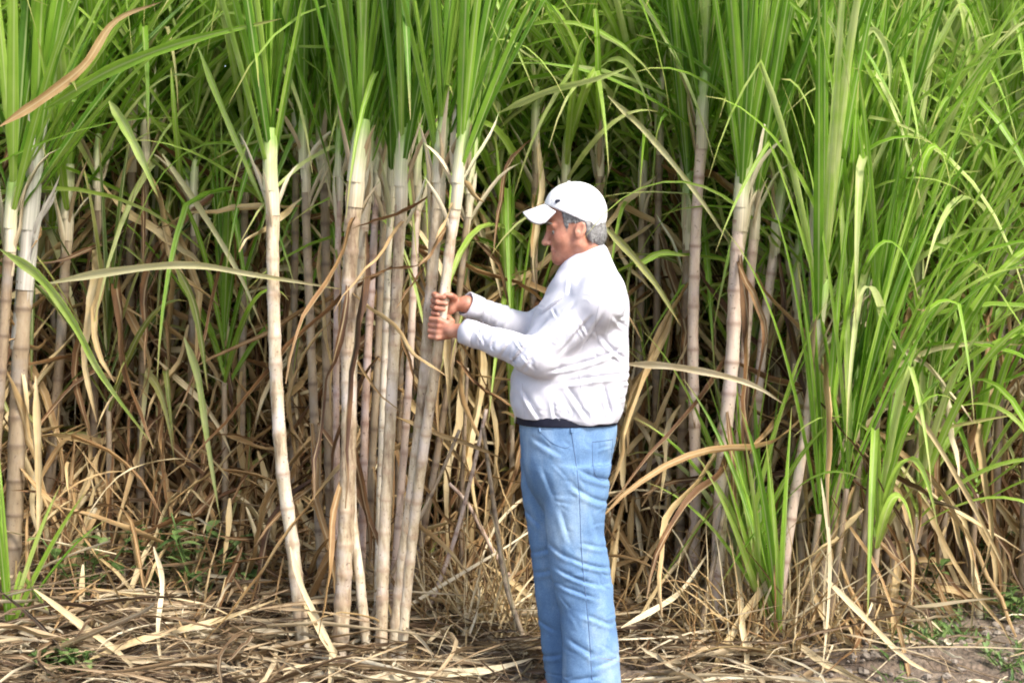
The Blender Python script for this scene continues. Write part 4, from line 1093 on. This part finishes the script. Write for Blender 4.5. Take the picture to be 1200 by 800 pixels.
def make_jeans():
    f = Field(np.arange(X(596), X(742), .0042), np.arange(YM - .24, YM + .24, .0046), np.arange(Z(812), Z(480), .0046))
    f.prof([(Z(485), X(609), X(722), YM, .156), (Z(500), X(608), X(724), YM, .164), (Z(520), X(609), X(722), YM, .170), (Z(545), X(611), X(715), YM, .172), (Z(575), X(622), X(704), YM, .15), (Z(600), X(640), X(690), YM, .09), (Z(622), X(655), X(675), YM, .03)], .03, p=2.2)
    f.prof([(Z(540), X(634), X(715), YM - .088, .090), (Z(575), X(638), X(711), YM - .09, .092), (Z(620), X(640), X(706), YM - .092, .084), (Z(658), X(643), X(714), YM - .093, .080),
            (Z(710), X(656), X(720), YM - .095, .077), (Z(750), X(658), X(724), YM - .098, .077), (Z(797), X(659), X(728), YM - .10, .080), (Z(808), X(660), X(729), YM - .10, .081)], .012, p=2.15)
    f.prof([(Z(540), X(609), X(690), YM + .088, .090), (Z(575), X(611), X(684), YM + .09, .090), (Z(656), X(623), X(686), YM + .092, .080), (Z(700), X(628), X(685), YM + .095, .076),
            (Z(750), X(634), X(690), YM + .098, .076), (Z(808), X(641), X(698), YM + .10, .078)], .012, p=2.15)
    W = lambda a, b, c, d, w, dep, **k: f.wrinkle(a, b, c, d, w * 1.1, dep * .62, **k)
    near, farr = dict(y1=YM - .005), dict(y0=YM + .005)
    W(X(672), Z(540), X(722), Z(558), .008, .006, bow=.01, **near); W(X(664), Z(556), X(716), Z(584), .008, .006, bow=.01, **near)
    W(X(620), Z(506), X(660), Z(528), .008, .004, **near); W(X(634), Z(540), X(650), Z(580), .009, .003, **near)
    W(X(660), Z(640), X(716), Z(658), .006, .006, bow=.006, **near); W(X(648), Z(655), X(705), Z(676), .006, .006, bow=.005, **near); W(X(652), Z(674), X(700), Z(690), .006, .005, **near)
    W(X(676), Z(625), X(714), Z(636), .006, .004, **near); W(X(640), Z(628), X(668), Z(646), .007, .004, **near)
    W(X(680), Z(705), X(718), Z(722), .007, .004, **near); W(X(662), Z(735), X(700), Z(757), .008, .004, **near); W(X(690), Z(768), X(726), Z(758), .007, .004, **near); W(X(664), Z(784), X(705), Z(776), .007, .005, **near)
    W(X(690), Z(590), X(700), Z(628), .008, .003, **near); W(X(655), Z(585), X(668), Z(630), .009, .004, **near)
    q = random.Random(8)
    for i in range(46):
        a = q.uniform(640, 712); b = q.uniform(505, 790); t = q.gauss(-.35, .45); l = q.uniform(10, 30)
        W(X(a), Z(b), X(a + l * math.cos(t)), Z(b - l * math.sin(t)), q.uniform(.003, .006), q.uniform(.0008, .0022), bow=q.gauss(0, .008), **near)
    for a, b, c, d in ((614, 600, 640, 622), (620, 652, 656, 640), (624, 676, 650, 668), (628, 730, 655, 742), (632, 776, 660, 768)): W(X(a), Z(b), X(c), Z(d), .007, .0045, **farr)
    # side seam and hem line
    W(X(672), Z(500), X(682), Z(640), .0035, .0016, **near); W(X(682), Z(640), X(694), Z(800), .0035, .0016, **near)
    W(X(656), Z(793), X(732), Z(795), .0035, .0018); W(X(630), Z(793), X(700), Z(795), .0035, .0018, **farr)
    W(X(700), Z(508), X(697), Z(556), .003, .0015, **near); W(X(632), Z(500), X(650), Z(520), .003, .0015, **near)
    x, y, z = f.grid(f.box((-9, -9, -9), (99, 99, 99)))
    f.F += (.002 * np.sin(30 * z + 20 * x + 2.5 * np.sin(14 * z + 9 * y)) * np.sin(36 * x - 17 * z + 12 * y)).astype(np.float32)
    V, Q = f.mesh()
    return mesh_from(V, Q, 'jeans', denim, person)
jeans = make_jeans()

leather = simple_mat('dark_leather', (.006, .007, .016), .65, (.012, .013, .026), 40, spec=.2)
def make_belt():
    f = Field(np.arange(X(596), X(736), .004), np.arange(YM - .22, YM + .22, .005), np.arange(Z(497), Z(478), .003))
    f.prof([(Z(495.5), X(605), X(725), YM, .166), (Z(484), X(605), X(724), YM, .166)], .001, p=2.4)
    V, Q = f.mesh()
    return mesh_from(V, Q, 'belt', leather, person)
belt = make_belt()
steel = simple_mat('brushed_steel', (.6, .58, .52), .35); steel.node_tree.nodes['Principled BSDF'].inputs['Metallic'].default_value = 1
bk = MB(); c = MP(603.5, 490, 0)
tube(bk, np.array([c + np.array([0, .026 * math.copysign(abs(math.cos(a)) ** .5, math.cos(a)), .016 * math.copysign(abs(math.sin(a)) ** .5, math.sin(a))]) for a in np.linspace(0, 2 * math.pi, 33)]), [.0025] * 33, 6)
bk.build('buckle', steel, belt, MBASE)

shoe_m = simple_mat('shoe_leather', (.06, .035, .022), .5, (.10, .06, .035), 30)
sole_m = simple_mat('shoe_sole', (.02, .018, .016), .8)
for sg, px in ((-1, 694), (1, 664)):
    c = MP(px, 820, sg * .10); c[2] = 0
    f = Field(np.arange(c[0] - .24, c[0] + .11, .005), np.arange(c[1] - .07, c[1] + .07, .005), np.arange(.015, .17, .005))
    f.cone(c + [.03, 0, .05], c + [-.10, 0, .042], .042, .040, .02); f.ell(c + [-.14, 0, .035], (.075, .046, .035), .03); f.cone(c + [.01, 0, .06], c + [.0, 0, .13], .046, .042, .03)
    f.put(lambda x, y, z: -(z - .024) + 0 * x + 0 * y, (c[0] - .3, c[1] - .1, 0), (c[0] + .2, c[1] + .1, .02), 0, True)
    V, Q = f.mesh(); so = mesh_from(V, Q, 'shoe', shoe_m, person)
    m2 = MB(); ol = []
    for k in range(28):
        a = 2 * math.pi * k / 28
        ol.append((c[0] - .065 + .148 * math.cos(a), c[1] + (.046 + .004 * math.cos(a + 3.1)) * math.sin(a) * (1 if True else 0)))
    vs = [(x, y, z) for z in (.001, .026) for x, y in ol]
    fs = [tuple(range(27, -1, -1)), tuple(range(28, 56))] + [(k, (k + 1) % 28, 28 + (k + 1) % 28, 28 + k) for k in range(28)]
    m2.add(vs, fs, [(0, 0)] * 56, .5); m2.build('sole', sole_m, so, MBASE, False)

# hair below the cap, cut short, grey
hair_m = simple_mat('grey_hair', (.07, .068, .066), .6, (.26, .255, .25), 90, .8, 160)
def make_hair():
    f = Field(np.arange(X(636), X(724), .0028), np.arange(YM - .11, YM + .11, .003), np.arange(Z(305), Z(225), .0028))
    f.ell(H(-.012, 0, .008), (.0975, .0815, .098), .01, rot=-HT)
    f.ell(H(-.068, 0, -.062), (.034, .060, .045), .02, rot=-HT)
    for sg in (-1, 1):
        f.cone(H(-.035, sg * .066, -.02), H(-.045, sg * .060, -.068), .018, .012, .015)
    # keep the face clear: cut everything ahead of the temples
    a, b = H(.040, 0, 0), H(1.04, 0, 0); d = norm(b - a)
    f.put(lambda x, y, z: -((x - a[0]) * d[0] + (z - a[2]) * d[2]) + 0 * y, (X(600), YM - .2, Z(310)), (X(730), YM + .2, Z(200)), 0, True)
    # cut below a slanting hair line over the ears
    e = H(-.02, 0, -.012)
    f.put(lambda x, y, z: np.maximum((z - (e[2] - .004)), -(x - (HC[0] + .040))) * 1.0 + 0 * y if False else np.maximum(np.maximum(z - e[2], x - (HC[0] + .034)), (HC[0] - .022) - x) + 0 * y, (X(600), YM - .2, Z(310)), (X(730), YM + .2, Z(200)), .004, True)
    V, Q = f.mesh(); return mesh_from(V, Q, 'hair', hair_m, person)
make_hair()
eye_m = simple_mat('eye_white', (.42, .38, .34), .2); iris_m = simple_mat('iris', (.03, .02, .015), .15)
brow_m = simple_mat('eyebrow_hair', (.16, .14, .12), .8)
def ball(c, r, name, mat, parent, sc=(1, 1, 1), n=14):
    m_ = MB(); vs, fs, uv = [], [], []
    for i in range(n + 1):
        for k in range(n * 2):
            a, b = math.pi * i / n, math.pi * k / n
            vs.append((c[0] + r * sc[0] * math.sin(a) * math.cos(b), c[1] + r * sc[1] * math.sin(a) * math.sin(b), c[2] + r * sc[2] * math.cos(a))); uv.append((0, 0))
    for i in range(n):
        for k in range(n * 2):
            k2 = (k + 1) % (n * 2); fs.append((i * n * 2 + k, (i + 1) * n * 2 + k, (i + 1) * n * 2 + k2, i * n * 2 + k2))
    m_.add(vs, fs, uv, .5); return m_.build(name, mat, parent, MBASE)
for sg in (-1, 1):
    e = ball(H(.0725, sg * .033, -.0255), .0105, 'eye', eye_m, person)
    ball(H(.0788, sg * .0334, -.0265), .0056, 'iris', iris_m, e)
    m_ = MB(); tube(m_, spline([H(.0955, sg * .016, .004), H(.091, sg * .034, .008), H(.078, sg * .050, .003)], 9), [.003, .0042, .0046, .0046, .0044, .004, .0036, .003, .002], 6); m_.build('eyebrow', brow_m, person, MBASE)

# cap
cap_m = simple_mat('white_twill', (.70, .70, .70), .85, (.64, .64, .66), 30, .25, 300, .2)
def make_cap():
    f = Field(np.arange(X(632), X(724), .003), np.arange(YM - .12, YM + .12, .003), np.arange(Z(285), Z(206), .003))
    f.ell(H(-.010, 0, .026), (.108, .090, .108), .001, rot=-HT)
    f.ell(H(.026, 0, .052), (.066, .066, .074), .02, rot=-HT)
    c = H(0, 0, .012)                                      # rim plane, lower at the back
    n_ = norm(np.array([math.sin(math.radians(24)), 0, math.cos(math.radians(24))]))
    f.put(lambda x, y, z: ((x - c[0]) * n_[0] + (z - c[2]) * n_[2]) + 0 * y, (X(600), YM - .2, Z(310)), (X(730), YM + .2, Z(200)), .003, True)
    x, y, z = f.grid(f.box((-9, -9, -9), (99, 99, 99)))
    ang = np.arctan2(y - YM, x - (HC[0] + .005))
    for k in range(6):                                     # panel seams
        da = np.abs(np.angle(np.exp(1j * (ang - (math.pi / 6 + k * math.pi / 3)))))
        f.F += (.0016 * np.exp(-(da / .03) ** 2)).astype(np.float32) * np.ones_like(f.F)
    V, Q = f.mesh(); return mesh_from(V, Q, 'cap', cap_m, person)
cap = make_cap()
ball(H(-.004, 0, .1345), .007, 'button', cap_m, cap, (1, 1, .6))
# brim: curved down at its sides
vs, fs = [], []
NU, NV = 26, 9
for lay in (0, 1):
    for i in range(NU):
        u = -1 + 2 * i / (NU - 1)
        for j in range(NV):
            v = j / (NV - 1)
            yy = u * .078
            f0 = .080 * math.sqrt(max(0, 1 - (u * .80) ** 2)) + .012
            reach = .078 * math.sqrt(max(0.0, 1 - abs(u) ** 2.6))
            ff = f0 + reach * v
            zz = .076 - .033 * u * u - (.075 * u * u + .014) * v * (reach / .078)  - (.004 if lay else 0)
            vs.append(H(ff, yy, zz))
n0 = NU * NV
for i in range(NU - 1):
    for j in range(NV - 1):
        a = i * NV + j
        fs.append((a, a + 1, a + NV + 1, a + NV)); fs.append((n0 + a, n0 + a + NV, n0 + a + NV + 1, n0 + a + 1))
for i in range(NU - 1):
    a = i * NV + NV - 1; fs.append((a, n0 + a, n0 + a + NV, a + NV))
    a = i * NV; fs.append((a, a + NV, n0 + a + NV, n0 + a))
mesh_from(np.array(vs), np.array(fs), 'brim', cap_m, cap)
# small dark emblem on the front panel
m_ = MB(); vs, fs, uv = [], [], []
cv = np.array([v.co[:] for v in cap.data.vertices]) + MBASE
ok = cv[:, 1] < YM - .01
ec = cv[ok][np.argmin((cv[ok][:, 0] - X(653)) ** 2 + (cv[ok][:, 2] - Z(236)) ** 2)]
emb_m = simple_mat('emblem_thread', (.03, .035, .06), .8)
nrm = norm(ec - H(.0, 0, .04)); t1 = norm(np.cross(nrm, np.array([0, 0, 1]))); t2 = np.cross(nrm, t1)
for (w, h, cx, cy) in ((.008, .0045, 0, 0), (.0045, .006, .004, .002), (.004, .003, -.006, -.002)):
    vs, fs = [], []
    for k in range(14):
        a = 2 * math.pi * k / 14
        for d in (.0, .0075): vs.append(ec + t1 * (cx + w * math.cos(a)) + t2 * (cy + h * math.sin(a)) + nrm * (d - .003))
    fs = [(2 * k, 2 * ((k + 1) % 14), 2 * ((k + 1) % 14) + 1, 2 * k + 1) for k in range(14)] + [tuple(2 * k + 1 for k in range(14))]
    m_.add(vs, fs, [(0, 0)] * 28, .5)
m_.build('emblem', emb_m, cap, MBASE, False)

# seams, stitching and other sewn details laid on the surfaces of the clothes
from mathutils.bvhtree import BVHTree
def bvh(o):
    return BVHTree.FromPolygons([v.co[:] for v in o.data.vertices], [p.vertices[:] for p in o.data.polygons])
def on_side(tree, px, py, off=.0005):
    h = tree.ray_cast(Vector((X(px) - MBASE[0], -2.0, Z(py))), Vector((0, 1, 0)))
    return None if h[0] is None else np.array(h[0]) + np.array(h[1]) * 0 + np.array([0, -off, 0]) + MBASE
def seam(tree, pts, rad, name, mat, parent, n=40, off=.0):
    pp = spline([(a, b, 0) for a, b in pts], n)
    q = [on_side(tree, a[0], a[1], off) for a in pp]
    q = np.array([a for a in q if a is not None])
    if len(q) < 4: return
    m_ = MB(); tube(m_, q, [rad] * len(q), 6); return m_.build(name, mat, parent, MBASE)
thread_w = simple_mat('white_thread', (.40, .40, .45), .9)
thread_d = simple_mat('denim_thread', (.07, .12, .22), .9)
tj, ts, tcap = bvh(jeans), bvh(shirt), bvh(cap)
seam(tj, [(668, 500), (676, 560), (680, 640), (688, 720), (693, 796)], .0017, 'side_seam', thread_d, jeans, 60)
seam(tj, [(692, 512), (717, 511)], .0015, 'pocket_seam', thread_d, jeans, 16)
seam(tj, [(692, 512), (694, 545), (704, 556), (714, 546), (717, 511)], .0013, 'pocket_seam', thread_d, jeans, 40)
seam(tj, [(630, 499), (645, 512), (660, 518), (667, 516)], .0015, 'pocket_seam', thread_d, jeans, 24)
seam(tj, [(661, 789), (690, 791), (726, 789)], .0013, 'hem_stitch', thread_d, jeans, 24)
for px in (632, 668): seam(tj, [(px, 496), (px, 501)], .005, 'belt_loop', denim, jeans, 6, .002)
seam(ts, [(712, 315), (700, 345), (694, 375), (700, 400)], .0013, 'armhole_seam', thread_w, shirt, 40)
seam(ts, [(700, 322), (716, 330), (733, 344)], .0012, 'yoke_seam', thread_w, shirt, 24)
seam(ts, [(676, 432), (680, 460), (682, 486)], .0012, 'side_seam', thread_w, shirt, 30)
seam(ts, [(566, 378), (562, 392), (563, 405)], .0014, 'cuff_seam', thread_w, shirt, 16)
seam(ts, [(612, 446), (613, 466), (615, 484)], .0012, 'placket_seam', thread_w, shirt, 24)
seam(tcap, [(677, 216), (671, 230), (669, 252)], .0009, 'panel_seam', thread_w, cap, 24)
seam(tcap, [(680, 216), (695, 228), (703, 250)], .0009, 'panel_seam', thread_w, cap, 24)
seam(tcap, [(672, 216), (655, 222), (645, 236)], .0009, 'panel_seam', thread_w, cap, 24)
seam(tcap, [(646, 242), (664, 250), (684, 259), (704, 267)], .0009, 'band_seam', thread_w, cap, 40)
for px, py in ((690, 228), (662, 229)):
    e = on_side(tcap, px, py, .0)
    if e is not None: ball(e, .0022, 'eyelet', thread_w, cap, n=6)

# short grey strands over the hair
hv = np.array([v.co[:] for v in [o for o in person.children if o.name.startswith('hair')][0].data.vertices]) + MBASE
hair_o = [o for o in person.children if o.name.startswith('hair')][0]
hn = np.array([v.normal[:] for v in hair_o.data.vertices])
q = random.Random(6); m_ = MB()
for i in range(900):
    k = q.randrange(len(hv)); p, nn = hv[k], hn[k]
    d = norm(np.array([.35, 0, -1.0]) + np.array([q.gauss(0, .25), q.gauss(0, .2), q.gauss(0, .2)])); d = norm(d - nn * (d @ nn) + nn * .12)
    L = q.uniform(.010, .022)
    ribbon(m_, np.array([p - nn * .001, p + d * L * .5 + nn * .001, p + d * L + nn * .0005]), .0016, np.cross(d, nn), q.random(), 0, 0, 'dry')
m_.build('strands', simple_mat('grey_strand', (.10, .098, .095), .5, (.42, .41, .40), 160), hair_o, MBASE)
